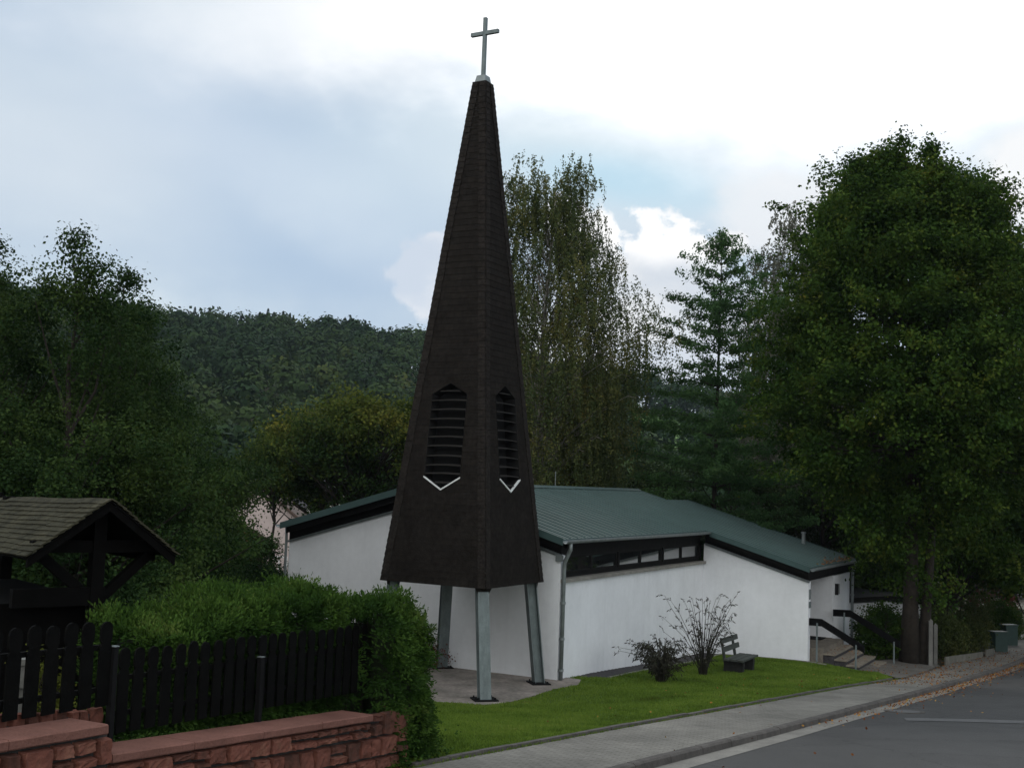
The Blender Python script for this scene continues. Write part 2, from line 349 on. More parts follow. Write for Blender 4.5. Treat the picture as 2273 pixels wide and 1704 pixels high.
# ------------------------------------------------------------------ terrain
BACK = np.array([(-9.2, -2.5), (-6.75, 3), (-3.30, 10.3), (-1.32, 14.5), (-.87, 15.22), (.41, 17.26), (1.89, 19.84), (3.22, 21.88), (6.62, 27.46), (9.24, 31.7), (12.0, 35.86), (15.6, 42.24), (21.02, 51.14), (27, 61), (41, 84), (70, 130)], float)
KERB = np.array([(-6.9, -2.6), (-4.2, 3.2), (-1.3, 10.1), (1.54, 15.42), (2.95, 17.72), (5.33, 21.62), (6.43, 23.54), (11.13, 31.38), (14.41, 37.1), (19.51, 45.18), (24.5, 53.5), (30.5, 63), (44.5, 86), (73.5, 132)], float)
def zs(Y):
    Y = np.asarray(Y, float); d = np.clip(Y - 34, 0, 28)
    return np.where(Y < 34, 2.8 - .09 * Y, -.26 - .09 * d + .0016 * d * d)
def xback(Y): return np.interp(Y, BACK[:, 1], BACK[:, 0])
PHI = 1.086; C0 = np.array([1.4273, 30.54, 0]); U = np.array([math.cos(PHI), math.sin(PHI), 0]); Vv = np.array([math.sin(PHI), -math.cos(PHI), 0])
def B(a, b, z): return C0 + U * a + Vv * b + np.array([0, 0, z])
ctl = []
for y in np.arange(-2, 90, 3.): ctl.append((float(xback(y)), y, float(zs(y))))
for (a, b, z) in [(0, 0, 0), (2, .3, -.05), (5, .3, -.22), (8, .4, -.4), (11.3, .4, -.52), (11.4, 2, -.48), (11.6, 3.9, -.47), (12, 5.3, -.66), (15, 5.6, -.72), (18, 4.6, -.7), (20, 2, -.9), (0, -3, 0), (0, -6, 0), (0, -9, 0),
                  (-.3, .4, 0), (-2.3, .45, 0), (-4, .1, 0), (-4.3, -1.1, 0), (-4.3, -3.3, 0), (-4.5, -6, .1), (4.7, 2.5, -.17), (2.1, 1.9, -.1), (6.8, 2.8, -.26), (9, 3.8, -.38), (3, 0, -.1), (20, -10, -1.2), (10, -12, -.8)]:
    p = B(a, b, 0); ctl.append((p[0], p[1], z))
for p in [(-4.2, 9.5, 2.45), (-3.0, 13, 2.05), (-7, 9, 2.3), (-6, 14, 1.7), (-10, 16, 1.2), (-3, 17, 1.2), (-4, 21, .7), (-9, 22, .2), (-9, 30, -.5), (-12, 40, -1.5), (-25, 30, -1.5), (-25, 50, -3), (-14, 10, 2), (-30, 0, 2), (0, 60, -2), (10, 75, -2.5), (30, 95, -2.2), (-20, 90, -4), (50, 90, -2.), (30, 50, -1.6), (18, 46, -1.1), (-60, 60, -4), (2.2, 22.5, .55), (-1, 24, .35), (-2.5, 20, .85)]: ctl.append(p)
CT = np.array(ctl); _K = np.sqrt(((CT[:, None, :2] - CT[None, :, :2]) ** 2).sum(-1)) + 1e-6 * np.eye(len(CT))
_A = np.block([[_K, np.ones((len(CT), 1))], [np.ones((1, len(CT))), np.zeros((1, 1))]])
_W = np.linalg.solve(_A, np.append(CT[:, 2], 0))
def near(x, y):
    x = np.asarray(x, float); y = np.asarray(y, float); s = x.shape; q = np.stack([x.ravel(), y.ravel()], 1)
    d = np.sqrt(((q[:, None] - CT[None, :, :2]) ** 2).sum(-1)); return (d @ _W[:-1] + _W[-1]).reshape(s)
def sstep(x, a, b): t = np.clip((x - a) / (b - a), 0, 1); return t * t * (3 - 2 * t)
def far(x, y):
    r = np.hypot(x, y); t = np.where(y > 1, x / np.maximum(y, 1), np.where(x < 0, -9, 9)) * 1.0
    crest = np.interp(t, [-9, -.8, -.45, -.30, -.2, -.12, -.07, 0, .08, .14, .22, .35, .6, 9], [30, 41, 46, 45.5, 43, 39.5, 37.5, 34, 29, 25, 20, 14, 11, 10])
    bump = 3 * np.sin(x * .021 + 1) * np.cos(y * .017) + 1.5 * np.sin(x * .05 + y * .03)
    return -3.5 + (crest + 3.5) * sstep(r, 95, 380) + bump * sstep(r, 120, 220) - 25 * sstep(r, 430, 800)
def ground(x, y):
    x = np.asarray(x, float); y = np.asarray(y, float)
    r = np.hypot(x, y - 20); w = sstep(r, 60, 105); n = near(x, y)
    n = np.where(x > xback(y) - .02, np.where(y < 95, zs(y), n) - .22, n - .06)
    return n * (1 - w) + far(x, y) * w
def grid_axis(lo, hi, fine_lo, fine_hi, st):
    a = list(np.arange(fine_lo, fine_hi + .01, st)); s = st; p = fine_hi
    while p < hi: s *= 1.18; p += s; a.append(min(p, hi + s))
    s = st; p = fine_lo
    while p > lo: s *= 1.18; p -= s; a.insert(0, p)
    return np.array(a)
gx, gy = grid_axis(-900, 900, -24, 30, .6), grid_axis(-300, 900, -4, 70, .6)
X, Y = np.meshgrid(gx, gy); Z = ground(X, Y)
def gridmesh(X, Y, Z):
    ny, nx = X.shape; idx = np.arange(nx * ny).reshape(ny, nx)
    return np.stack([X, Y, Z], -1).reshape(-1, 3), np.stack([idx[:-1, :-1], idx[:-1, 1:], idx[1:, 1:], idx[1:, :-1]], -1).reshape(-1, 4)
Vg, Fg = gridmesh(X, Y, Z)
tag(build('ground', Vg, Fg, MT['ground'], smooth=True), kind='structure')
# meadow on the far hill: draped sheet
tt, rr = np.meshgrid(np.linspace(.09, .16, 30), np.linspace(222, 330, 24)); mx_, my_ = rr * tt, rr * np.sqrt(1 - tt ** 2)
Vm, Fm = gridmesh(mx_, my_, far(mx_, my_) + .6); tag(build('meadow', Vm, Fm, MT['meadow'], smooth=True), kind='structure')

def resample(P, st):
    d = np.r_[0, np.cumsum(np.hypot(*np.diff(P, axis=0).T))]
    # smooth through the points
    s = np.arange(0, d[-1], st); q = np.stack([np.interp(s, d, P[:, 0]), np.interp(s, d, P[:, 1])], 1)
    k = np.ones(5) / 5
    for _ in range(6):
        q2 = q.copy()
        for c in (0, 1): q2[2:-2, c] = np.convolve(q[:, c], k, 'valid')
        q = q2
    return s, q
def normals(q):
    t = np.gradient(q, axis=0); t /= np.linalg.norm(t, axis=1)[:, None]; return np.stack([t[:, 1], -t[:, 0]], 1)   # to the right
sk, qk = resample(KERB, .4); nk = normals(qk)
def strip(name, offs, zoff, m, q=qk, n=nk, s=sk, wob=0):
    """sheet swept along a line: offs = lateral offsets, zoff = heights above the street profile"""
    P = []; UVs = []
    for j, (o, dz) in enumerate(zip(offs, zoff)):
        p = q + n * o; P.append(np.c_[p, zs(p[:, 1]) + dz]); UVs.append(np.c_[np.full(len(q), o), s])
    P = np.stack(P, 1); UVs = np.stack(UVs, 1); ny, nx = P.shape[:2]; idx = np.arange(nx * ny).reshape(ny, nx)
    Fc = np.stack([idx[:-1, :-1], idx[:-1, 1:], idx[1:, 1:], idx[1:, :-1]], -1).reshape(-1, 4)
    return tag(build(name, P.reshape(-1, 3), Fc, m, uv=UVs.reshape(-1, 2)), kind='structure')
RD = -.12
strip('road', [.34, 1, 2, 3.5, 5, 6.5, 7.2], [RD, RD + .01, RD + .04, RD + .06, RD + .04, RD, RD], MT['asphalt'])
strip('gutter_strip', [.0, .36], [RD + .012, RD + .006], MT['gutter'])
strip('far_pavement', [7.2, 7.21, 9.4, 20], [RD, 0, .02, .1], MT['asphalt_path'])
# kerb: stones about a metre long with open joints, one stone in places paler
kb = MB(); rk = random.Random(3)
for i in range(0, len(qk) - 4, 3):
    for a in ((i, i + 3),):
        p0, p1 = qk[a[0]], qk[a[1]]; n0, n1 = nk[a[0]], nk[a[1]]; dd = (p1 - p0); L_ = np.hypot(*dd); g_ = dd / L_ * .008
        p0 = p0 + g_; p1 = p1 - g_; j = rk.uniform(-.004, .006)
        low = 0
        def sec(p, n): 
            z = float(zs(p[1])); return [np.r_[p - n * .13, z + .004 + j + low * .5], np.r_[p - n * .03, z + .004 + j + low], np.r_[p - n * .0, z - .022 + j + low], np.r_[p + n * .012, z + RD - .05], np.r_[p - n * .13, z + RD - .05]]
        A_, B_ = sec(p0, n0), sec(p1, n1); i0 = len(kb.v); kb.v += [tuple(q) for q in A_ + B_]
        for k in range(5): kb.f.append((i0 + k, i0 + (k + 1) % 5, i0 + 5 + (k + 1) % 5, i0 + 5 + k))
        kb.f.append((i0 + 4, i0 + 3, i0 + 2, i0 + 1, i0)); kb.f.append(tuple(range(i0 + 5, i0 + 10)))
tag(kb.build('kerb', MT['kerb']), kind='structure')
# pavement between the lawn edging and the kerb
sb_, qb = resample(BACK, .4); nb = normals(qb)
ys = np.arange(-2, 118, .4)
lx = np.interp(ys, qb[:, 1], qb[:, 0]); kx_ = np.interp(ys, qk[:, 1], qk[:, 0] - nk[:, 0] * .13)
P = []; UVp = []
ang = math.radians(61); ca, sa = math.cos(ang), math.sin(ang)
for j in range(7):
    f_ = j / 6; xx = lx * (1 - f_) + kx_ * f_; P.append(np.c_[xx, ys, zs(ys) - .002 + 0 * xx]); UVp.append(np.c_[xx * sa - ys * ca, xx * ca + ys * sa])
P = np.stack(P, 1); UVp = np.stack(UVp, 1); ny, nx = P.shape[:2]; idx = np.arange(nx * ny).reshape(ny, nx)
Fc = np.stack([idx[:-1, :-1], idx[:-1, 1:], idx[1:, 1:], idx[1:, :-1]], -1).reshape(-1, 4)
tag(build('pavement', P.reshape(-1, 3), Fc, MT['paver'], uv=UVp.reshape(-1, 2)), kind='structure')
# narrow edging stones along the lawn
eb = MB(); ii = [i for i in range(len(qb)) if 14.6 < qb[i, 1] < 36.2]
for i in ii[:-3:2]:
    p0, p1 = qb[i], qb[i + 2]; n0, n1 = nb[i], nb[i + 2]; dd = p1 - p0; g_ = dd / np.hypot(*dd) * .006; p0 = p0 + g_; p1 = p1 - g_
    h = .05 + rk.uniform(-.008, .01)
    def sec(p, n): z = float(zs(p[1])); return [np.r_[p - n * .07, z + h], np.r_[p + n * .01, z + h], np.r_[p + n * .015, z - .05], np.r_[p - n * .07, z - .08]]
    A_, B_ = sec(p0, n0), sec(p1, n1); i0 = len(eb.v); eb.v += [tuple(q) for q in A_ + B_]
    for k in range(4): eb.f.append((i0 + k, i0 + (k + 1) % 4, i0 + 4 + (k + 1) % 4, i0 + 4 + k))
    eb.f.append((i0 + 3, i0 + 2, i0 + 1, i0)); eb.f.append((i0 + 4, i0 + 5, i0 + 6, i0 + 7))
tag(eb.build('lawn_edging', MT['kerb']), kind='structure')

# lawn: a sheet from the edging to the building, and grass blades on it
SLABP = np.array([B(*p)[:2] for p in [(-4.15, .2, 0), (-3.4, .46, 0), (-2.3, .5, 0), (-1.2, .52, 0), (-.3, .72, 0), (.5, .45, 0), (.55, .0, 0), (0, 0, 0), (0, -9, 0), (-6, -9, 0), (-6.5, -3, 0), (-4.6, -1.0, 0)]])
STRIPP = np.array([B(*p)[:2] for p in [(1.0, 0, 0), (11.6, 0, 0), (11.6, 3.95, 0), (11.4, 3.95, 0), (11.3, .75, 0), (1.6, .75, 0)]])
def inpoly(P, q):
    x, y = q[:, 0], q[:, 1]; r = np.zeros(len(q), bool); n = len(P)
    for i in range(n):
        (x1, y1), (x2, y2) = P[i], P[(i + 1) % n]; c = ((y1 > y) != (y2 > y)) & (x < (x2 - x1) * (y - y1) / (y2 - y1 + 1e-12) + x1); r ^= c
    return r
def lawn_right(y): return np.where(y < 35.5, np.interp(y, qb[:, 1], qb[:, 0]) - .06, np.interp(y, [35.5, 35.9, 38.3, 39.25, 41], [float(np.interp(35.5, qb[:, 1], qb[:, 0])) - .06, 11.75, 12.05, 10.3, 7.0]))
def lawn_width(y): return np.interp(y, [14.3, 16, 24, 30, 36.3, 41], [1.5, 4, 9, 9.5, 9, 6])
ly = np.arange(14.3, 41, .2); lxx = lawn_right(ly)
S_ = np.linspace(0, 1, 50); wl_ = lawn_width(ly)
# right-hand tip: bounded by the steps
LX = lxx[:, None] - S_[None] * wl_[:, None]; LY = np.repeat(ly[:, None], 50, 1)
def lawnz(x, y): return near(x, y) + .03 * np.sin(x * 1.3) * np.sin(y * 1.1) * .5
Vl, Fl = gridmesh(LX, LY, lawnz(LX, LY) + .012)
cen = Vl[Fl].mean(1)[:, :2]; bldg = np.array([B(*p)[:2] for p in [(0, 0, 0), (11.6, 0, 0), (11.6, 3.7, 0), (19, 3.7, 0), (19, -9, 0), (0, -9, 0)]])
steps = np.array([B(*p)[:2] for p in [(11.7, 3.6, 0), (19, 3.6, 0), (19, 9, 0), (11.9, 9, 0), (11.9, 6.2, 0)]])
keep = ~inpoly(bldg, cen) & ~inpoly(steps, cen) & ~inpoly(SLABP, cen) & ~inpoly(STRIPP, cen)
tag(build('lawn', Vl, Fl[keep], MT['lawn'], smooth=True), kind='structure')
def drape(name, poly, dz, m, h=.0):
    poly = np.asarray(poly); mn, mx = poly.min(0), poly.max(0); st = .12
    gx_, gy_ = np.meshgrid(np.arange(mn[0] - st, mx[0] + st, st), np.arange(mn[1] - st, mx[1] + st, st))
    V_, F_ = gridmesh(gx_, gy_, near(gx_, gy_) + dz); c = V_[F_].mean(1)[:, :2]
    return build(name, V_, F_[inpoly(poly, c)], m)
def flatpoly(name, poly, dz, m, th=.0):
    top = [np.r_[p, dz] for p in poly]; mb = MB(); mb.prism([t - np.array([0, 0, .15]) for t in top], (0, 0, .15)); return mb.build(name, m)
tag(flatpoly('paved_slab', SLABP, .035, MT['slab']), kind='structure')
tag(drape('gravel_strip', STRIPP, .012, MT['darkpl']), kind='structure')
ek = MB()
for a in np.arange(1.6, 11.2, .5):
    p0, p1 = B(a, .76, 0), B(a + .495, .76, 0); z0, z1 = float(near(p0[0], p0[1])), float(near(p1[0], p1[1]))
    ek.prism([p0 + (0, 0, z0 - .1), p1 + (0, 0, z1 - .1), p1 + (0, 0, z1 + .05), p0 + (0, 0, z0 + .05)], Vv * .05)
for b_ in np.arange(.8, 4.2, .5):
    p0, p1 = B(11.38, b_, 0), B(11.38, b_ + .495, 0); z0, z1 = float(near(p0[0], p0[1])), float(near(p1[0], p1[1]))
    ek.prism([p0 + (0, 0, z0 - .1), p1 + (0, 0, z1 - .1), p1 + (0, 0, z1 + .05), p0 + (0, 0, z0 + .05)], -U * .05)
tag(ek.build('gravel_edging', MT['conc']), kind='structure')
# path to the church steps
PATHP = [(11.8, 35.6), (12.05, 35.8), (15.4, 41.8), (14.9, 43), tuple(B(14.9, 5.0, 0)[:2]), tuple(B(11.9, 5.0, 0)[:2]), (12.0, 38.4)]
tag(drape('entrance_path', PATHP, .03, MT['asphalt_path']), kind='structure')
# road repair patch and manhole
def roadz(x, y):
    d2 = (qk[:, 0] - x) ** 2 + (qk[:, 1] - y) ** 2
    return float(zs(y)) + float(np.interp(math.sqrt(d2.min()), [.34, 1, 2, 3.5, 5, 6.5, 7.2], [RD, RD + .01, RD + .04, RD + .06, RD + .04, RD, RD]))
def rect_on_road(c, ax, ay, dz, name, m):
    mb = MB(); pts = []
    n = 12
    for j in range(2):
        for i in range(n + 1):
            p = np.array(c) + np.array(ax) * (i / n) + np.array(ay) * j; pts.append((p[0], p[1], roadz(p[0], p[1]) + dz))
    mb.v = pts; mb.f = [(i, i + 1, n + 2 + i, n + 1 + i) for i in range(n)]
    return tag(mb.build(name, m), kind='structure')
rect_on_road((8.2, 24.1), (6.5, -.35), (.16, .62), .008, 'road_patch', MT['patch'])
mc = MB(); pts = []
for k in range(24):
    a = k * math.pi / 12; x_, y_ = 8.9 + .34 * math.cos(a), 26.3 + .34 * math.sin(a); pts.append((x_, y_, roadz(x_, y_) + .001))
mc.prism([np.array(p) for p in pts], (0, 0, .012)); mh = empty('manhole_cover', (8.9, 26.3, float(zs(26.3))), 'round grey manhole cover set in the asphalt road', 'manhole cover')
mc.build('cover', MT['patch'], mh)
ring = MB()
for k in range(24):
    a, b2 = k * math.pi / 12, (k + 1) * math.pi / 12
    q = [(8.9 + r_ * math.cos(t), 26.3 + r_ * math.sin(t)) for r_, t in ((.36, a), (.44, a), (.44, b2), (.36, b2))]
    ring.prism([np.array([x_, y_, roadz(x_, y_) - .002]) for x_, y_ in q], (0, 0, .012))
ring.build('frame', MT['kerb'], mh)

# ------------------------------------------------------------------ church
ZR, SR, VR, SL = 4.913, .2922, -4.14, .2813
OV, VG, U1, V3, U3, U2, VJ, VL, V2 = .446, .238, 11.606, 3.759, 18.45, 15.87, -3.03, -8.80, 3.62
def zr(b): return ZR - SR * (b - VR) if b >= VR else ZR - SL * (VR - b)
BW = .52
ch = empty('church', C0, 'low white rendered church hall with a green metal roof behind the bell tower', 'church')
w = MB()
T_ = .3
w.prism([B(0, -8.79, -1.2), B(0, 0, -1.2), B(0, 0, zr(0) - BW), B(0, VR, zr(VR) - BW), B(0, -8.79, zr(-8.79) - BW)], U * T_)
w.box(B(T_, 0, -1.2), U * (U1 - T_), -Vv * .3, (0, 0, 1.2 + 2.50))
w.prism([B(U1, 0, -1.2), B(U1, V2, -1.2), B(U1, V2, zr(V2) - BW), B(U1, 0, zr(0) - BW)], U * .3)
w.prism([B(15.25, .6, -1.2), B(15.25, V2, -1.2), B(15.25, V2, zr(V2) - BW), B(15.25, .6, zr(.6) - BW)], U * .25)
w.box(B(15.5, V2 - .002, -1.2), U * 2.6, -Vv * .25, (0, 0, 1.2 + zr(V2) - BW))
w.box(B(11.9, .3, -1.2), U * 3.35, Vv * .3, (0, 0, 3.9))
w.box(B(.3, -8.79, -1.2), U * 15.4, Vv * .3, (0, 0, 4.2))
w.box(B(U2 - .4, -8.5, -1.2), U * .3, Vv * 5, (0, 0, 4.6))
w.box(B(18.0, -3.0, -1.2), U * .3, Vv * (V2 + 2.7), (0, 0, 3.2))
w.build('wall', MT['plaster'], ch)
# flashings on the wall tops
fl = MB()
def flash(mb, p, q, d, up=.05, out=.05, th=.035):
    """metal capping between p and q, proud by out along d"""
    p, q, d = map(np.array, (p, q, d)); mb.prism([p + d * -.02, p + d * out, p + d * out + (0, 0, -.03), p + d * out + (0, 0, th), p + d * -.02 + (0, 0, th + .01)], q - p)
flash(fl, B(0, -8.85, zr(-8.85) - BW), B(0, VR, zr(VR) - BW), -U)
flash(fl, B(0, VR, zr(VR) - BW), B(0, .03, zr(.03) - BW), -U)
flash(fl, B(U1, .06, zr(.06) - BW), B(U1, V2 + .04, zr(V2 + .04) - BW), -U)
fl.each('wall_capping', MT['zinc'], ch)
# dark boards between wall top and roof, painting in the eave shadow too
bd = MB()
def band(a0, b0, a1, b1, d, lo=BW - .02, hi=.14, th=.06, n=1):
    bs = sorted({b0, b1} | ({VR} if min(b0, b1) < VR < max(b0, b1) else set()))
    if b0 == b1:
        bd.prism([B(a0, b0, zr(b0) - lo), B(a1, b0, zr(b0) - lo), B(a1, b0, zr(b0) - hi), B(a0, b0, zr(b0) - hi)], d * th); return
    for x0, x1 in zip(bs[:-1], bs[1:]):
        bd.prism([B(a0, x0, zr(x0) - lo), B(a0, x1, zr(x1) - lo), B(a0, x1, zr(x1) - hi), B(a0, x0, zr(x0) - hi)], d * th)
band(.02, -8.82, .02, .0, U)
band(U1 + .02, .04, U1 + .02, V2, U)
band(U1, V2 - .05, 18.1, V2 - .05, -Vv, lo=BW)
band(-.30, VL + .1, -.30, .1, U, lo=.30, hi=.13, th=.04)
band(U1 - .30, .2, U1 - .30, V3 - .1, U, lo=.30, hi=.13, th=.04)
band(U1 - .3, V3 - .12, U3 - .1, V3 - .12, Vv, lo=.40, hi=.13, th=.05)
bd.each('timber_shade_band', MT['wood'], ch)
# roof: one sheet per slope, with standing seams
def slope_slab(mb, poly, top, th):
    mb.prism([B(a, b, zr(b) + top - th) for a, b in poly], (0, 0, th))
PR = [(-OV, VR), (U2, VR), (U2, VJ), (U3, VJ), (U3, V3), (U1 - OV, V3), (U1 - OV, VG), (-OV, VG)]
PL = [(-OV, VR), (-OV, VL), (U2, VL), (U2, VR)]
r_ = MB(); slope_slab(r_, PR, 0, .07); slope_slab(r_, PL, 0, .07); roof = r_.build('roof', MT['green'], ch)
rib = MB()
for k, a in enumerate(np.arange(-OV + .06, U3, .23)):
    b0 = VR + .06 if a < U2 else VJ + .02; b1 = VG - .01 if a < U1 - OV else V3 - .01
    big = k % 2 == 0; h, hw = (.028, .022) if big else (.014, .012)
    rib.prism([B(a - hw, b0, zr(b0)), B(a + hw, b0, zr(b0)), B(a + hw * .5, b0, zr(b0) + h), B(a - hw * .5, b0, zr(b0) + h)], B(a, b1, zr(b1)) - B(a, b0, zr(b0)))
    if a < U2:
        rib.prism([B(a - hw, VR - .06, zr(VR - .06)), B(a + hw, VR - .06, zr(VR - .06)), B(a, VR - .06, zr(VR - .06) + h)], B(a, VL, zr(VL)) - B(a, VR - .06, zr(VR - .06)))
rib.build('standing_seam', MT['green'], roof)
cp = MB(); cp.prism([B(-OV, VR - .14, zr(VR - .14) + .03), B(-OV, VR, ZR + .07), B(-OV, VR + .14, zr(VR + .14) + .03)], U * (U2 + OV)); cp.build('ridge_cap', MT['green'], roof)
vg_ = MB()
def verge(a, b0, b1, d):
    vg_.prism([B(a, b0, zr(b0) - .15), B(a, b1, zr(b1) - .15), B(a, b1, zr(b1) + .035), B(a, b0, zr(b0) + .035)], d * .025)
verge(-OV, VR, VG + .02, -U); verge(-OV, VL, VR, -U); verge(U1 - OV, VG + .1, V3, -U); verge(U2, VR, VJ, U); verge(U3, VJ, V3, U)
vg_.each('verge_trim', MT['green'], roof)
sf = MB()
slope_slab(sf, [(-OV + .03, VR), (U2 - .05, VR), (U2 - .05, VG - .05), (-OV + .03, VG - .05)], -.072, .05); slope_slab(sf, [(U1 - OV + .03, VG - .05), (U3 - .05, VG - .05), (U3 - .05, V3 - .06), (U1 - OV + .03, V3 - .06)], -.072, .05)
slope_slab(sf, [(-OV + .03, VR), (-OV + .03, VL + .05), (U2 - .05, VL + .05), (U2 - .05, VR)], -.072, .05)
sf.each('soffit', MT['wood'], ch)
# gutters
def gutter(name, a0, a1, b, sgn=1):
    mb = MB(); z = zr(b) - .03; r = .085; c = b + sgn * (r + .005)
    prof = [(c + r * math.cos(t), z + r * math.sin(t)) for t in np.linspace(math.pi, 2 * math.pi, 9)]
    inn = [(c + (r - .012) * math.cos(t), z + (r - .012) * math.sin(t)) for t in np.linspace(2 * math.pi, math.pi, 9)]
    pts = prof + inn; mb.prism([B(a0, q, zz) for q, zz in pts], U * (a1 - a0)); return mb.build(name, MT['zinc'], ch, smooth=False)
gutter('gutter', -OV - .02, U1 - OV, VG); gutter('gutter', U1 - OV, U3, V3); gutter('gutter', -OV, U2, VL, -1)
def pipe(pts, r=.055):
    m_ = MB(); m_.tube(pts, r, 10); o = m_.build('downpipe', MT['zinc'], ch, smooth=True)
    k = MB()
    for f_ in (.3, .62, .9):
        p = pts[-2] * (1 - f_) + pts[-1] * f_; k.tube([p - (0, 0, .03), p + (0, 0, .03)], r * 1.3, 10)
    k.each('bracket', MT['zinc'], o)
pipe([B(-.14, VG + .09, zr(VG) - .08), B(-.13, VG + .09, zr(VG) - .26), B(.03, .09, zr(VG) - .62), B(.06, .075, zr(VG) - .8), B(.06, .075, 0.0)])
pipe([B(18.15, V3 + .09, zr(V3) - .08), B(18.15, V3 + .05, zr(V3) - .2), B(17.95, V2 + .14, zr(V3) - .45), B(17.95, V2 + .14, -.7)])
pipe([B(-.1, VL - .05, zr(VL) - .08), B(-.06, -8.86, zr(VL) - .45), B(-.06, -8.86, zr(VL) - .8), B(-.06, -8.86, -.2)], .04)
mb = MB(); mb.box(B(-.02, -.12, 3.05), -U * .05, Vv * .2, (0, 0, .16)); mb.build('rainwater_head', MT['zinc'], ch)
# clerestory window band
sl = MB(); sl.box(B(.02, -.3, 2.50), U * (U1 - .02), Vv * .39, (0, 0, .09)); sl.build('sill', MT['conc'], ch)
wb = MB(); wb.box(B(.3, -.16, 2.592), U * (U1 - .3), -Vv * .1, (0, 0, .115)); wb.box(B(.3, -.13, 3.16), U * (U1 - .3), -Vv * .1, (0, 0, zr(0) - 3.16 - .13))
wb.box(B(.3, .03, 3.38), U * (U1 - .6), -Vv * .05, (0, 0, .14))
wb.each('window_board', MT['wood'], ch)
us = np.linspace(.42, 11.5, 7)
for k in range(3):
    a0, am, a1 = us[2 * k], us[2 * k + 1], us[2 * k + 2]
    fr = MB()
    for (x0, x1) in ((a0, a0 + .07), (am - .05, am + .05), (a1 - .09, a1 - .02)): fr.box(B(x0, -.12, 2.708), U * (x1 - x0), -Vv * .1, (0, 0, .449))
    for (x0, x1) in ((a0 + .07, am - .05), (am + .05, a1 - .09)):
        fr.box(B(x0, -.125, 2.708), U * (x1 - x0), -Vv * .08, (0, 0, .05)); fr.box(B(x0, -.125, 3.107), U * (x1 - x0), -Vv * .08, (0, 0, .05))
    wf = fr.build('window', MT['wood'], ch)
    mu = MB(); mu.box(B(a1 - .02, -.08, 2.708), U * .1, -Vv * .14, (0, 0, .449)); mu.build('mullion', MT['wood'], wf)
    for (x0, x1) in ((a0 + .07, am - .05), (am + .05, a1 - .09)):
        p = MB(); p.box(B(x0, -.16, 2.745), U * (x1 - x0), -Vv * .015, (0, 0, .375)); p.build('pane', MT['glass'], wf)
# entrance porch: landing, steps, handrails, signs
st = MB()
st.box(B(11.91, .9, -1.2), U * 3.33, Vv * 2.72, (0, 0, 1.15)); st.box(B(11.95, 3.625, -1.2), U * 3.2, Vv * .42, (0, 0, 1.15))
st.each('landing', MT['step'], ch)
s2 = MB(); s3 = MB()
for k, (b0, zt_) in enumerate([(4.045, -.20), (4.43, -.35), (4.81, -.50), (5.19, -.65)]):
    s2.box(B(12.0, b0, -1.2), U * 2.9, Vv * .37, (0, 0, 1.2 + zt_ - .05)); s3.box(B(11.97, b0 - .02, zt_ - .05), U * 2.96, Vv * .41, (0, 0, .05))
s2.each('step', MT['darkpl'], ch); s3.each('step_tread', MT['tread'], ch)
for (a, pts, posts) in ((11.72, [(3.63, .94), (4.04, .94), (5.42, .20)], [(3.90, .80, -.62), (5.16, .2, -.75)]), (14.95, [(3.7, .98), (4.3, 1.0), (6.0, .07)], [(4.1, .9, -.1), (5.8, .05, -.8)])):
    hr = MB(); top = [B(a, b_, z_) for b_, z_ in pts]; dn = np.array([0, 0, -.24])
    for p, q in zip(top[:-1], top[1:]): hr.prism([p, q, q + dn, p + dn], U * .045)
    h = hr.build('handrail', MT['blackmetal'], ch)
    pm = MB()
    for b_, z1_, z0_ in posts: pm.tube([B(a - .035, b_, z0_), B(a - .035, b_, z1_)], .03, 8)
    pm.each('post', MT['steel'], h)
lp = MB(); lp.box(B(15.62, V2 + .002, 1.46), U * .3, Vv * .1, (0, 0, .36)); lp.build('notice_box', MT['zinc'], ch)
lp = MB(); lp.box(B(15.615, V2 + .002, 1.44), -U * .03, Vv * .12, (0, 0, .4)); lp.build('notice_box_side', MT['dark'], ch)
sg = MB(); sg.box(B(U1 + .05, V2 + .002, 1.55), U * .18, Vv * .03, (0, 0, .32)); sg.build('name_plate', MT['zinc'], ch)
sg = MB(); sg.box(B(U1 + .05, V2 + .002, 1.27), U * .18, Vv * .04, (0, 0, .2)); sg.build('bell_panel', MT['steel'], ch)
dm = MB(); dm.box(B(14.2, 2.9, -.05), U * .8, Vv * .55, (0, 0, .03)); dm.build('door_mat', MT['blackmetal'], ch)
dr = MB(); dr.box(B(12.6, .602, -.05), U * 1.6, Vv * .06, (0, 0, 2.1)); dr.build('door', MT['wood'], ch)
fu = MB(); pf = B(17.5, 2.0, zr(2.0) - .05); fu.tube([pf, pf + (0, 0, .46)], .07, 10); fu.tube([pf + (0, 0, .44), pf + (0, 0, .5)], .1, 10); fu.build('flue', MT['zinc'], roof)
for a_ in (3.2, 8.2):
    lr_ = MB(); lr_.tube([B(a_, VR, ZR), B(a_, VR, ZR + .55)], .012, 5); lr_.build('lightning_rod', MT['zinc'], roof)
# interior blocker so no light leaks through the clerestory
ib = MB(); ib.box(B(.5, -8.2, -1), U * 10.9, Vv * 7.6, (0, 0, 3.2)); ib.build('interior_blocker', MT['dark'], ch)
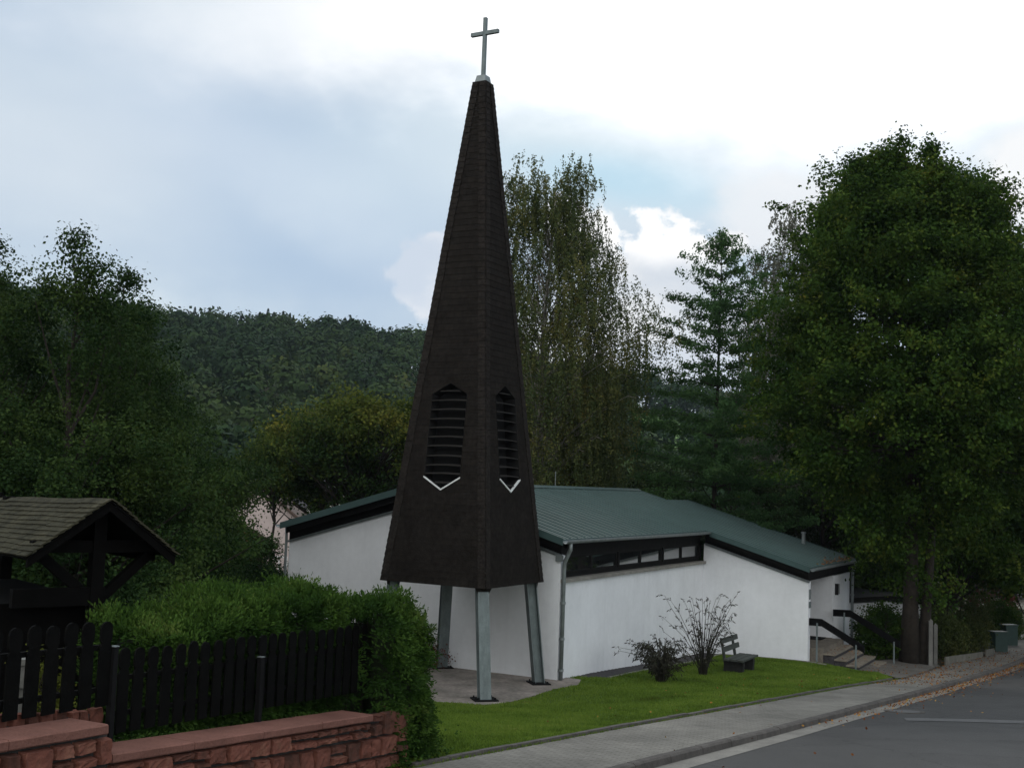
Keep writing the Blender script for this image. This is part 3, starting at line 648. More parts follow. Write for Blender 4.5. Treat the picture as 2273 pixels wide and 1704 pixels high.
# leaf litter on the low eave
lv = []
for k in range(160):
    a = U1 + 1.2 + (U3 - U1 - 1.3) * random.random() ** .6; b_ = V3 - .02 - abs(random.gauss(0, .16)); lv.append(B(a, b_, zr(b_) + .012 + random.random() * .03))
def scatter(name, P, size, m, seed=0, flat=.35, parent=None, aspect=.65, tilt=None):
    r = np.random.default_rng(seed); P = np.asarray(P, float); n = len(P)
    nm = r.normal(0, 1, (n, 3)) * flat + (0, 0, 1) if tilt is None else tilt
    nm /= np.linalg.norm(nm, axis=1)[:, None]; t = r.normal(0, 1, (n, 3)); t -= nm * (t * nm).sum(1)[:, None]; t /= np.linalg.norm(t, axis=1)[:, None] + 1e-9
    b_ = np.cross(nm, t); s = size * r.uniform(.6, 1.3, n)[:, None]
    V_ = np.stack([P - t * s * .5, P - b_ * s * .5 * aspect, P + t * s * .5, P + b_ * s * .5 * aspect], 1).reshape(-1, 3)
    return build(name, V_, np.arange(4 * n).reshape(-1, 4), m, parent, tint=np.repeat(r.random(n), 4))
MT['litter'] = leafmat('fallen_leaves', [(0, (.06, .022, .010)), (.4, (.18, .062, .018)), (.75, (.30, .14, .035)), (1, (.34, .26, .08))], trans=.1, patch=.5, var=.8)
scatter('eave_leaves', lv, .09, MT['litter'], 3, parent=roof)

# ------------------------------------------------------------------ bell tower
TP, TC = .2843, np.array([-1.0292, 29.4414, 0]); ZB, ZT, RB, RT = 2.5447, 15.2174, 2.067, .2528
def tr_(z): return RB + (RT - RB) * (z - ZB) / (ZT - ZB)
def tc_(k, z, dr=0): a = TP + k * math.pi / 2; return TC + (tr_(z) + dr) * np.array([math.cos(a), math.sin(a), 0]) + np.array([0, 0, z])
tw = empty('bell_tower', TC, 'tall dark shingled pyramid bell tower on four grey steel legs', 'bell tower')
SV, SF, SUV = [], [], []
HEX_W, HZ = .5, (4.80, 5.10, 7.12, 7.40)
def hexw(z):
    if z <= HZ[0] or z >= HZ[3]: return 0
    if z < HZ[1]: return HEX_W * (z - HZ[0]) / (HZ[1] - HZ[0])
    if z > HZ[2]: return HEX_W * (HZ[3] - z) / (HZ[3] - HZ[2])
    return HEX_W
NC = 80; hz = (ZT - ZB) / NC
def face_frame(k):
    a, b_ = tc_(k, ZB), tc_(k + 1, ZB); e = (b_ - a) / np.linalg.norm(b_ - a); c = tc_(k, ZT); n = np.cross(e, c - a); n /= np.linalg.norm(n)
    m = (a + b_) / 2
    if np.dot(n, m - TC) < 0: n = -n
    mt = (tc_(k, ZT) + tc_(k + 1, ZT)) / 2
    return e, n, m, mt
for k in range(4):
    e, n, m0, mt = face_frame(k)
    for j in range(NC):
        z0, z1 = ZB + j * hz, ZB + (j + 1) * hz
        cuts = [z0] + [q for q in HZ if z0 + .004 < q < z1 - .004] + [z1]
        for a, b_ in zip(cuts[:-1], cuts[1:]):
            def pt(x, z):   # shingle course leans out at its foot
                f_ = (z - ZB) / (ZT - ZB); lift = .007 * (1 - (z - z0) / hz) + .002
                return m0 * (1 - f_) + mt * f_ + e * x + n * lift
            W0, W1 = tr_(a) / math.sqrt(2), tr_(b_) / math.sqrt(2); h0, h1 = hexw(a + 1e-5), hexw(b_ - 1e-5)
            segs = [((-W0, -W1), (W0, W1))] if h0 == 0 and h1 == 0 else [((-W0, -W1), (-h0, -h1)), ((h0, h1), (W0, W1))]
            for (l0, l1), (r0, r1) in segs:
                i = len(SV); SV += [pt(l0, a), pt(r0, a), pt(r1, b_), pt(l1, b_)]; SUV += [(l0 + k * 7, j * .16 + .002), (r0 + k * 7, j * .16 + .002), (r1 + k * 7, j * .16 + .158), (l1 + k * 7, j * .16 + .158)]
                SF.append((i, i + 1, i + 2, i + 3))
                if a == z0 and (j > 0):
                    i = len(SV); b0 = n * (-.009); SV += [pt(l0, a) + b0, pt(r0, a) + b0, pt(r0, a), pt(l0, a)]; SUV += [(0, 0)] * 4; SF.append((i, i + 1, i + 2, i + 3))
# small skirt closing the foot
for k in range(4):
    e, n, m0, mt = face_frame(k); i = len(SV); W0 = tr_(ZB) / math.sqrt(2)
    SV += [m0 - e * W0 + n * .018, m0 + e * W0 + n * .018, m0 + e * (W0 - .1) - n * .12, m0 - e * (W0 - .1) - n * .12]; SUV += [(0, 0)] * 4; SF.append((i + 3, i + 2, i + 1, i))
body = build('body', SV, SF, MT['shingle'], tw, uv=SUV)
# hip shingles, lapped tabs on both sides of every arris
rh = random.Random(5); hp = MB()
for k in range(4):
    for side in (0, 1):
        kk = k if side == 0 else (k - 1) % 4
        e, n, m0, mt = face_frame(kk); sgn = -1 if side == 0 else 1   # face kk runs corner kk -> kk+1
        z = ZB
        while z < ZT - .05:
            h_ = .155; wd_ = .20 + rh.uniform(-.012, .012); f0, f1 = (z - ZB) / (ZT - ZB), min(1, (z + h_ + .05 - ZB) / (ZT - ZB))
            c0 = m0 * (1 - f0) + mt * f0 + e * sgn * (tr_(z) / math.sqrt(2) + .012); c1 = m0 * (1 - f1) + mt * f1 + e * sgn * (tr_(min(ZT, z + h_ + .05)) / math.sqrt(2) + .012)
            wd_ = min(wd_, tr_(z) * .62); o0 = n * (.032 + rh.uniform(0, .008)); o1 = n * .018
            hp.prism([c0 + o0, c0 - e * sgn * wd_ + o0 + (0, 0, rh.uniform(-.01, .01)), c1 - e * sgn * wd_ + o1, c1 + o1], -n * .01)
            z += h_
hp.build('hip_shingles', MT['hip'], body)
# louvred openings
for k in range(4):
    e, n, m0, mt = face_frame(k)
    def fp(x, z, d=0.): f_ = (z - ZB) / (ZT - ZB); return m0 * (1 - f_) + mt * f_ + e * x + n * d
    hx = [(0, HZ[0]), (HEX_W, HZ[1]), (HEX_W, HZ[2]), (0, HZ[3]), (-HEX_W, HZ[2]), (-HEX_W, HZ[1])]
    rv = MB()
    for a, b_ in zip(hx, hx[1:] + hx[:1]): rv.poly([fp(*a, .012), fp(*b_, .012), fp(*b_, -.34), fp(*a, -.34)])
    rv.poly([fp(*p, -.34) for p in hx]); lo = rv.build('louvre_opening', MT['dark'], body)
    sm = MB(); rs = random.Random(k)
    for j in range(11):
        z = HZ[0] + .14 + j * .225; w_ = min(hexw(z), hexw(z + .05)) if hexw(z) else 0
        if w_ < .04: continue
        w_ -= .008; sag = rs.uniform(-.012, .012)
        pts = [fp(x, z + .02 * math.cos(x / HEX_W * 1.4) + sag, .0) for x in np.linspace(-w_, w_, 7)]
        ptb = [p + n * -.2 + np.array([0, 0, .045]) for p in pts]
        i = len(sm.v); sm.v += [tuple(p) for p in pts] + [tuple(p) for p in ptb] + [tuple(p + (0, 0, -.022)) for p in pts] + [tuple(p + (0, 0, -.022)) for p in ptb]
        for q in range(6): sm.f += [(i + q, i + q + 1, i + 7 + q + 1, i + 7 + q), (i + 14 + q, i + 21 + q, i + 22 + q, i + 15 + q), (i + q, i + 14 + q, i + 15 + q, i + q + 1)]
    sm.build('louvre_slats', MT['louvre'], lo)
    tf = MB()
    for a, b_ in ((hx[5], hx[0]), (hx[0], hx[1])):
        p, q = fp(a[0] * 1.03, a[1] + .01, .03), fp(b_[0] * 1.03, b_[1] + .01, .03)
        tf.prism([p, q, q - (0, 0, .035), p - (0, 0, .035)], -n * .06)
    tf.build('sill_flashing', MT['white'], lo)
# metal cap and cross
cpm = MB(); a4 = [TP + k * math.pi / 2 for k in range(4)]
def ringp(r, z): return [TC + np.array([r * math.cos(a), r * math.sin(a), z]) for a in a4]
for (r0, z0), (r1, z1) in (((.24, ZT - .05), (.175, ZT + .2)), ((.175, ZT + .2), (.02, ZT + .21))):
    A_, B_ = ringp(r0, z0), ringp(r1, z1)
    for q in range(4): cpm.poly([A_[q], A_[(q + 1) % 4], B_[(q + 1) % 4], B_[q]])
cpm.build('cap', MT['zinc'], tw)
lipm = MB(); A_ = ringp(RT + .03, ZT - .02); lipm.prism(A_, (0, 0, .035)); lipm.build('cap_lip', MT['hip'], tw)
ca_ = TP - 3 * math.pi / 4 + math.pi / 2; ce = face_frame(2)[0]; cn = np.array([-ce[1], ce[0], 0]); cr = MB()
cr.box(TC - ce * .045 - cn * .045 + (0, 0, ZT + .2), ce * .09, cn * .09, (0, 0, 1.56)); zc_ = ZT + 1.30
cr.box(TC - ce * .405 - cn * .045 + (0, 0, zc_), ce * .36, cn * .09, (0, 0, .095)); cr.box(TC + ce * .045 - cn * .045 + (0, 0, zc_), ce * .36, cn * .09, (0, 0, .095))
cr.build('cross', MT['steel'], tw)
# four H-section steel legs with base plates
for k, (bx, by) in zip((3, 0, 1, 2), ((-.37, 27.43), (.94, 29.95), (-1.61, 31.90), (-3.05, 29.0))):
    a = TP + k * math.pi / 2; ro = np.array([math.cos(a), math.sin(a), 0]); ta = np.array([-ro[1], ro[0], 0])
    f0 = np.array([bx, by, .035]); f1 = TC + ro * 1.70 + np.array([0, 0, ZB + .35]); ax = f1 - f0
    lg = MB(); hw, dp, t = .135, .13, .022
    for s_ in (-1, 1):
        c = f0 + ro * (s_ * dp if s_ > 0 else s_ * dp - 0); lg.box(c - ta * hw - ro * (t if s_ > 0 else 0), ta * 2 * hw, ro * t, ax)
    lg.box(f0 - ta * .011 - ro * (dp - t), ta * .022, ro * 2 * (dp - t), ax)
    leg = lg.build('leg', MT['steel'], tw)
    bp_ = MB(); bp_.box(f0 - ta * .28 - ro * .24 - (0, 0, .001), ta * .56, ro * .48, (0, 0, .03))
    for sx in (-.21, .21):
        for sy in (-.17, .17): c = f0 + ta * sx + ro * sy; bp_.tube([c + (0, 0, .03), c + (0, 0, .075)], .02, 6)
    bp_.build('base_plate', MT['post'], leg)
    # haunch under the body
    gs = MB(); zt2 = ZB + .01; tpt = f0 + ax * ((ZB - f0[2]) / ax[2])
    gs.prism([tpt + ro * dp - ta * .2, tpt + ro * dp + ta * .2, tpt + ro * dp + ta * .136 - (0, 0, .13), tpt + ro * dp - ta * .136 - (0, 0, .13)], ro * .012); gs.build('haunch', MT['hip'], leg)
fr = MB(); fr.prism([tc_(k, ZB, -.14) + (0, 0, .03) for k in range(4)], (0, 0, .04)); fr.build('underside', MT['wood'], tw)

# ------------------------------------------------------------------ foliage machinery
def unit(a): return a / (np.linalg.norm(a, axis=-1, keepdims=True) + 1e-9)
def quads(P, n, t, L, Wd):
    """leaf-shaped quads: P centre, n normal, t direction"""
    b_ = np.cross(n, t); L = np.asarray(L).reshape(-1, 1); Wd = np.asarray(Wd).reshape(-1, 1)
    return np.stack([P - t * L * .5, P - b_ * Wd * .5 + t * L * .05, P + t * L * .5, P + b_ * Wd * .5 + t * L * .05], 1).reshape(-1, 3)
def tree(name, label, cat, base, H, prof, ncl, nlf, leaf, clr, m, bark, tr=.18, seed=1, droop=.3, lumps=9, lump=.22, lean=(0, 0), trunks=1, elong=1.5, h0=.12, shell=.45, group=None, limb=.4, trunktop=.93, squash=(1, 1), holes=0., vis_limbs=True, upturn=.5, bough=0., tint_h=0., tws=None, spires=0):
    r = np.random.default_rng(seed); base = np.array(base, float)
    root = empty(name, base, label, cat, group)
    ph = np.array([p[0] for p in prof]); pr = np.array([p[1] for p in prof])
    hh = np.linspace(ph[0], ph[-1], 200); wts = np.interp(hh, ph, pr) ** 1.4 + .05; wts /= wts.sum()
    h = r.choice(hh, ncl, p=wts) + r.uniform(-.004, .004, ncl); az = r.uniform(0, 2 * math.pi, ncl)
    la, lh, lm = r.uniform(0, 2 * math.pi, lumps), r.uniform(ph[0], ph[-1], lumps), r.uniform(-1, 1, lumps)
    mod = np.ones(ncl)
    for a, b_, c in zip(la, lh, lm): mod += lump * c * np.exp(-((np.angle(np.exp(1j * (az - a)))) ** 2) / .5 - ((h - b_) ** 2) / .012) * 1.6
    rad = np.interp(h, ph, pr) * mod * (shell + (1 - shell) * r.random(ncl) ** .5) if shell < 1 else np.interp(h, ph, pr) * mod
    if holes:
        ok = r.random(ncl) > holes * (np.sin(az * 3 + h * 40) > .3); h, az, rad = h[ok], az[ok], rad[ok]; ncl = len(h)
    axis = lambda q: base + np.stack([lean[0] * q ** 1.5, lean[1] * q ** 1.5, q * H], -1)
    C = axis(h) + np.stack([rad * np.cos(az) * squash[0], rad * np.sin(az) * squash[1], np.zeros(ncl)], -1)
    if bough:   # group the leaf clusters on boughs so that the crown breaks into clumps
        nb_ = max(6, ncl // 12); bi = r.integers(0, nb_, ncl); tipk = h > ph[-1] - .16
        Cb = C[:nb_][bi] + r.normal(0, 1, (ncl, 3)) * (bough, bough, bough * .6); C = np.where(tipk[:, None] | (np.arange(ncl) < nb_)[:, None], C, Cb); h = np.clip((C[:, 2] - base[2]) / H, .02, 1)
    ha = np.clip(h - (.10 + .5 * rad / H) * upturn * 2, h0, trunktop); A = axis(ha)
    if spires:    # leading shoots that break the top outline
        sz = r.uniform(0, 6.283, spires); sr = r.uniform(.2, 1, spires) ** .6 * pr.max() * .62; k_ = 12; q_ = np.tile(np.linspace(0, 1, k_), spires); si_ = np.repeat(np.arange(spires), k_)
        hb = np.interp(sr, pr[::-1][:6], ph[::-1][:6]); SP = axis(hb[si_]) + np.stack([np.cos(sz[si_]) * sr[si_], np.sin(sz[si_]) * sr[si_], q_ * 1.15 - .3], -1) + r.normal(0, .1, (len(q_), 3))
        C = np.concatenate([C, SP]); h = np.concatenate([h, np.clip(hb[si_] + .02, 0, 1)]); A = np.concatenate([A, SP - (0, 0, .6)]); ncl = len(C)
    # limbs
    mb = MB()
    for t_ in range(trunks):
        off = np.array([math.cos(t_ * .3 + .2) * tr * 1.7 * t_, -math.sin(t_ * .3) * tr * .6, 0]) if trunks > 1 else np.zeros(3)
        kk = np.linspace(0, trunktop, 9); pts = axis(kk) + off * (1 + kk[:, None] * 2.2) + np.c_[r.normal(0, .04, (9, 2)) * kk[:, None] * 2, np.zeros(9)]
        pts[0, 2] -= .3; rd = tr * (tws[t_] if tws else 1) * (1 - kk / trunktop * .9); rd[0] *= 1.35; mb.tube(pts, rd, 9)
    sel = r.choice(ncl, int(ncl * limb), replace=False)
    for i in sel:
        d = np.linalg.norm(C[i] - A[i]); mid = (A[i] + C[i]) / 2 + (0, 0, -.06 * d) + r.normal(0, .04 * d, 3); r0 = min(tr * .45, .012 + .014 * d)
        mb.tube([A[i], mid, C[i] + (C[i] - mid) * .15], [r0, r0 * .6, .006], 4, cap=False)
    mb.build('trunk', bark, root, smooth=True)
    # leaves: clusters stretched along their branch
    out = unit(C - A); ci = np.repeat(np.arange(ncl), nlf); n = len(ci)
    g_ = r.normal(0, 1, (n, 3)); scl = clr * r.uniform(.6, 1.35, ncl)[ci][:, None]
    off = g_ * scl * (.8, .8, .55); along = (off * out[ci]).sum(1, keepdims=True); off += out[ci] * along * (elong - 1)
    P = C[ci] + off; P[:, 2] -= droop * clr * (off[:, :2] ** 2).sum(1) / (clr * clr + 1e-6) * .25
    nm = unit(r.normal(0, 1, (n, 3)) * .75 + (0, 0, .55) + unit(off) * .5); t = r.normal(0, 1, (n, 3)) + (0, 0, -droop * 1.6) + out[ci] * .6
    t = unit(t - nm * (t * nm).sum(1)[:, None]); L = leaf * r.uniform(.6, 1.35, n)
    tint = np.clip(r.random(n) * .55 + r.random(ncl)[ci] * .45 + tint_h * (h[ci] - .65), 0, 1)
    build('crown', quads(P, nm, t, L, L * .68), np.arange(4 * n).reshape(-1, 4), m, root, tint=np.repeat(tint, 4))
    return root
def gz_(x, y): return float(ground(np.array([x]), np.array([y]))[0])
LM = dict(
 linden=leafmat('linden_leaves', [(0, (.010, .026, .006)), (.35, (.022, .050, .009)), (.62, (.048, .088, .014)), (.9, (.105, .13, .020)), (1, (.20, .165, .028))], patch=.9, var=.5, trans=.3),
 alder=leafmat('alder_leaves', [(0, (.007, .018, .006)), (.4, (.018, .040, .011)), (.75, (.046, .075, .018)), (1, (.085, .11, .03))], patch=.55, var=.5),
 birch=leafmat('birch_leaves', [(0, (.034, .056, .022)), (.45, (.068, .092, .034)), (.75, (.13, .13, .042)), (1, (.24, .18, .045))], patch=.55, var=.5, trans=.3),
 cherry=leafmat('cherry_leaves', [(0, (.028, .066, .022)), (.6, (.062, .125, .044)), (1, (.10, .17, .06))], patch=.7, var=.5, trans=.45),
 greyb=leafmat('grey_birch_leaves', [(0, (.07, .08, .06)), (.6, (.13, .135, .10)), (1, (.20, .19, .14))], patch=.7, var=.5, trans=.2),
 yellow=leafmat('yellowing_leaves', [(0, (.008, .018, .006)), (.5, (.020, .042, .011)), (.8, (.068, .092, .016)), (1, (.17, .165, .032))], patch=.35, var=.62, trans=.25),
 scrub=leafmat('scrub_leaves', [(0, (.014, .028, .010)), (.55, (.030, .050, .018)), (1, (.065, .085, .03))], patch=.5, var=.5),
 garden=leafmat('garden_shrub_leaves', [(0, (.022, .036, .012)), (.5, (.055, .075, .022)), (1, (.12, .12, .04))], patch=.8, var=.5),
 thuja=leafmat('thuja_sprays', [(0, (.010, .026, .006)), (.4, (.023, .055, .010)), (.75, (.054, .105, .018)), (1, (.12, .155, .04))], patch=1.6, var=.5, trans=.15),
 budd=leafmat('butterfly_bush_heads', [(0, (.022, .020, .016)), (.6, (.045, .045, .032)), (1, (.07, .08, .05))], patch=3, var=.6, trans=.1),
 red=leafmat('barberry_leaves', [(0, (.05, .018, .014)), (.6, (.11, .035, .022)), (1, (.10, .09, .03))], patch=3, var=.7, trans=.15),
 forest=leafmat('forest_canopy', [(0, (.009, .024, .010)), (.4, (.019, .040, .014)), (.75, (.038, .062, .017)), (.93, (.085, .085, .020)), (1, (.12, .085, .024))], patch=.018, var=.75, trans=.1, rough=.8, spec=.1),
 spruce=leafmat('spruce_needles', [(0, (.010, .022, .014)), (1, (.022, .038, .022))], patch=.3, var=.6, trans=0),
 grass=leafmat('grass_blades', [(0, (.070, .070, .016)), (.15, (.060, .100, .016)), (.45, (.110, .178, .025)), (.8, (.150, .215, .034)), (1, (.22, .22, .08))], patch=.8, var=.5, trans=.3, rough=.6),
)

# ------------------------------------------------------------------ trees
def crown(*a): return a
# big linden on the right
tree('linden_tree', 'huge dense linden with yellow-tinged leaves beside the church steps', 'tree', (14.35, 41.9, gz_(14.0, 41.9)), 18.0,
     [(.10, .7), (.17, 1.1), (.27, 1.6), (.34, 2.3), (.40, 3.4), (.48, 4.3), (.6, 4.5), (.7, 4.3), (.8, 3.8), (.88, 3.1), (.94, 2.3), (.975, 1.5), (.99, .7)], 3000, 115, .13, .30, LM['linden'], MT['bark'], tr=.30, seed=4, trunks=2, lump=.17, lumps=16, droop=.45, shell=.35, limb=.05, h0=.42, elong=1.4, bough=.70, tws=(1, .65), spires=14)
# birch behind the tower
def weeping(name, label, base, H, prof, nst, seed, m, leaf=.11, per=26, slen=(.7, 2.0), cat='tree', lean=(0, 0), group=None, tr=.2, mb_=None, lump=.3, squash=1.):
    r = np.random.default_rng(seed); base = np.array(base, float); root = empty(name, base, label, cat, group)
    ph = np.array([p[0] for p in prof]); pr = np.array([p[1] for p in prof]); hh = np.linspace(ph[0], ph[-1], 300); wts = np.interp(hh, ph, pr) ** 1.3 + .02; wts /= wts.sum()
    nb_ = nst // 9; h = r.choice(hh, nb_, p=wts); az = r.uniform(0, 2 * math.pi, nb_)
    mod = np.ones(nb_)
    for _ in range(14):
        a, b_, c = r.uniform(0, 6.28), r.uniform(ph[0], ph[-1]), r.uniform(-1, 1); mod += lump * c * np.exp(-(np.angle(np.exp(1j * (az - a))) ** 2) / .4 - ((h - b_) ** 2) / .008) * 1.7
    R = np.interp(h, ph, pr) * mod * r.uniform(.55, 1.0, nb_) ** .6
    axis = lambda q: base + np.stack([lean[0] * q ** 1.5, lean[1] * q ** 1.5, q * H], -1)
    ha = np.clip(h - .05 - .45 * R / H, .12, .95); A = axis(ha); C = axis(h) + np.stack([R * np.cos(az), R * np.sin(az) * squash, np.zeros(nb_)], -1)
    mb = MB(); kk = np.linspace(0, .93, 10); pts = axis(kk) + np.c_[r.normal(0, .07, (10, 2)) * kk[:, None] * 2, np.zeros(10)]; pts[0, 2] -= .3; mb.tube(pts, tr * (1 - kk * .95), 8)
    for i in range(0, nb_, 5):
        d = np.linalg.norm(C[i] - A[i]); mid = A[i] * .45 + C[i] * .55 + (0, 0, .1 * d); r0 = min(.04, .008 + .008 * d); mb.tube([A[i], mid, C[i], C[i] + (C[i] - mid) * .2 + (0, 0, -.25)], [r0, r0 * .6, .009, .005], 4, cap=False)
    mb.build('trunk', mb_ or MT['birchbark'], root, smooth=True)
    # strands hang from points spread along each branch
    bi = np.repeat(np.arange(nb_), 9); f_ = r.uniform(.45, 1.08, len(bi))[:, None]; S0 = A[bi] * (1 - f_) + C[bi] * f_ + np.array([0, 0, 1.]) * .25 * np.sin(np.clip(f_, 0, 1) * math.pi) + r.normal(0, .22, (len(bi), 3))
    L = r.uniform(*slen, len(bi)) * np.clip(1.3 - h[bi], .4, 1); dr = unit(C - A)[bi] * .22; dr[:, 2] = 0
    si = np.repeat(np.arange(len(bi)), per); q = r.uniform(0, 1, len(si))
    P = S0[si] + dr[si] * (q * (1.6 - q))[:, None] * L[si][:, None] * 1.0; P[:, 2] -= L[si] * q ** 1.25; P += r.normal(0, .045, (len(si), 3))
    n = len(si); nm = unit(r.normal(0, 1, (n, 3)) + (0, 0, .2)); t = unit(np.array([0, 0, -1.]) + r.normal(0, .5, (n, 3))); t = unit(t - nm * (t * nm).sum(1)[:, None]); Lf = leaf * r.uniform(.6, 1.3, n)
    tint = np.clip(r.random(n) * .5 + r.random(len(bi))[si] * .5, 0, 1)
    build('crown', quads(P, nm, t, Lf, Lf * .62), np.arange(4 * n).reshape(-1, 4), m, root, tint=np.repeat(tint, 4)); return root
weeping('birch_tree', 'tall weeping birch with pale trunk rising behind the bell tower', (1.1, 50, gz_(1.1, 50)), 20.5,
        [(.12, 3.2), (.25, 4.2), (.38, 4.6), (.5, 4.6), (.62, 4.2), (.75, 3.6), (.87, 2.9), (.94, 2.3), (.98, 1.5)], 11500, 21, LM['birch'], lean=(.35, 0), per=30, leaf=.10, tr=.2, slen=(.9, 2.6))
weeping('birch_tree', 'grey thin-leaved birch behind the left shoulder of the huge linden', (15.3, 62, gz_(15.3, 62)), 22.5,
        [(.25, 2.6), (.38, 4.0), (.5, 4.3), (.62, 4.1), (.75, 3.4), (.85, 2.7), (.93, 2.0), (.985, .9)], 8600, 22, LM['greyb'], per=24, leaf=.11, lump=.42, slen=(.5, 1.5))
weeping('birch_tree', 'grey birch at the right edge of the picture, mostly hidden by the linden', (26.4, 56, gz_(26.4, 56)), 18.0,
        [(.25, 2.4), (.4, 3.4), (.6, 3.6), (.8, 3.0), (.93, 1.9), (.985, .6)], 2200, 23, LM['greyb'], per=20, leaf=.13, lump=.4, slen=(.5, 1.5))
# young cherry with tiered branches
def cherry(seed=31):
    r = np.random.default_rng(seed); bx, by = 8.72, 50.; bz = gz_(bx, by); H = 16.3 - bz; base = np.array([bx, by, bz])
    root = empty('cherry_tree', base, 'slender young cherry with a straight dark trunk and open tiered branches', 'tree')
    mb = MB(); kk = np.linspace(0, .985, 12); mb.tube(np.c_[bx + .15 * kk + 0 * kk, by + 0 * kk, bz - .2 + kk * H], .15 * (1 - kk * .93), 8)
    Ps, Ds = [], []
    z = .2
    while z < .975:
        L0 = np.interp(z, [.15, .35, .5, .62, .75, .87, .93, .98], [3.3, 4.4, 4.2, 3.6, 2.8, 1.7, 1.05, .5]); nbr = int(r.integers(4, 7)) if z > .5 else int(r.integers(6, 9)); a0 = r.uniform(0, 6)
        for k in range(nbr):
            a = a0 + k * 6.283 / nbr + r.normal(0, .25); L = L0 * r.uniform(.6, 1.2); rise = (.16 + 1.5 * max(0, z - .58)) * L * r.uniform(.6, 1.3)
            p0 = np.array([bx + .15 * z, by, bz + z * H]); d = np.array([math.cos(a), math.sin(a), 0]); f_ = np.linspace(0, 1, 6)
            path = p0 + d * L * f_[:, None] + np.c_[np.zeros((6, 2)), rise * f_ ** .8] + np.c_[r.normal(0, .05, (6, 3))] * f_[:, None]
            mb.tube(path, .028 * (1 - f_ * .85) * (1.2 - z * .5), 4, cap=False)
            nt = int(L * 11)
            for q in np.sort(r.uniform(.18, 1.03, nt)):
                i = min(4, int(q * 5)); c = path[i] + (path[i + 1] - path[i]) * (q * 5 - i); side = r.normal(0, .10 + .16 * math.sin(min(1, q) * 3), 1)[0]
                Ps.append(c + np.array([-d[1], d[0], 0]) * side + (0, 0, r.normal(.02, .07))); Ds.append(d * .7 + np.array([-d[1], d[0], 0]) * np.sign(side) * .5 + (0, 0, .1))
        z += r.uniform(.03, .05)
    for k in range(26): Ps.append(base + (.15, 0, H * r.uniform(.93, 1.0))); Ds.append(r.normal(0, .4, 3) + (0, 0, .5))
    mb.build('trunk', MT['bark'], root, smooth=True)
    Ps = np.array(Ps); Ds = unit(np.array(Ds)); per = 17; ci = np.repeat(np.arange(len(Ps)), per); n = len(ci)
    P = Ps[ci] + r.normal(0, .12, (n, 3)) * (1, 1, .75) + (0, 0, -.05); t = unit(Ds[ci] * .5 + r.normal(0, .6, (n, 3)) + (0, 0, -.55)); nm = unit(r.normal(0, .7, (n, 3)) + (0, 0, .6)); nm = unit(nm - t * (t * nm).sum(1)[:, None]); L = .155 * r.uniform(.6, 1.25, n)
    build('crown', quads(P, nm, t, L, L * .45), np.arange(4 * n).reshape(-1, 4), LM['cherry'], root, tint=np.repeat(r.random(n), 4))
cherry()
# alders and other dark trees on the left
AL = 'dark trees at the left edge'
al_prof = [(.10, 2.2), (.2, 3.0), (.38, 3.2), (.55, 2.6), (.68, 1.75), (.8, .95), (.9, .48), (.96, .24), (.99, .05)]
for i, (x, y, top, w, lab, sd_) in enumerate([
    (-11.2, 25, 9.8, 1.05, 'dark alder at the left edge, its pointed top cut by the frame side', 41),
    (-8.95, 23.6, 10.0, .92, 'dark alder with the tallest feathery tip, second from the left edge', 42),
    (-8.95, 26.6, 9.9, .80, 'dark alder with a small narrow tip, left of the forest skyline', 43),
    (-9.5, 28.5, 9.5, .78, 'dark alder whose rounded shoulder meets the forested hill', 44),
    (-9.4, 30.5, 8.15, .8, 'lower dark alder sloping down in front of the wooded hill', 45),
    (-10.6, 34.5, 6.0, .75, 'low dark alder nearest the pink gabled house', 46),
    (-14.5, 29, 9.0, 1.2, 'dark alder in the back row, left edge of the picture', 47)]):
    g0 = gz_(x, y); H = top - g0; s_ = w * H / 10.
    tree('alder_tree', lab, 'tree', (x, y, g0), H, [(a, b_ * s_ * 1.05) for a, b_ in al_prof], int(1300 * w), 105, .072, .20, LM['alder'], MT['bark'], tr=.13, seed=sd_, lump=.28, lumps=14, group=AL, droop=.2, shell=.3, limb=.12, elong=1.5, bough=.42)
# dark undergrowth between the hedge and the alders
for i, (x, y, top, rr_, lab) in enumerate([(-6.6, 20.5, 3.0, 1.6, 'dark bush behind the hedge beside the shelter posts'), (-6.9, 23.5, 3.0, 1.5, 'dark bush behind the hedge right of the shelter roof'), (-8.2, 27, 3.3, 1.8, 'dark bush under the alders next to the brick house'), (-9.4, 20, 4.2, 2.2, 'dark bush seen under the shelter roof'), (-7.6, 32.5, 2.2, 1.3, 'dark bush touching the left corner of the church wall'), (-11, 17, 3.6, 1.9, 'dark bush at the left edge behind the shelter'), (-9.0, 40, 3.3, 1.3, 'dark bush in front of the brick house, left of the church eave'), (-7.9, 38.5, 2.9, 1.05, 'dark bush tucked behind the left corner of the church, under the pink house')]):
    g0 = gz_(x, y); tree('bush', lab, 'bush', (x, y, g0), top - g0, [(.05, rr_ * .8), (.3, rr_), (.6, rr_ * .9), (.85, rr_ * .55), (1, .2)], 260, 95, .075, .22, LM['alder'], MT['bark'], tr=.05, seed=60 + i, group='dark bushes under the alders', h0=.05, limb=.25, lump=.3)
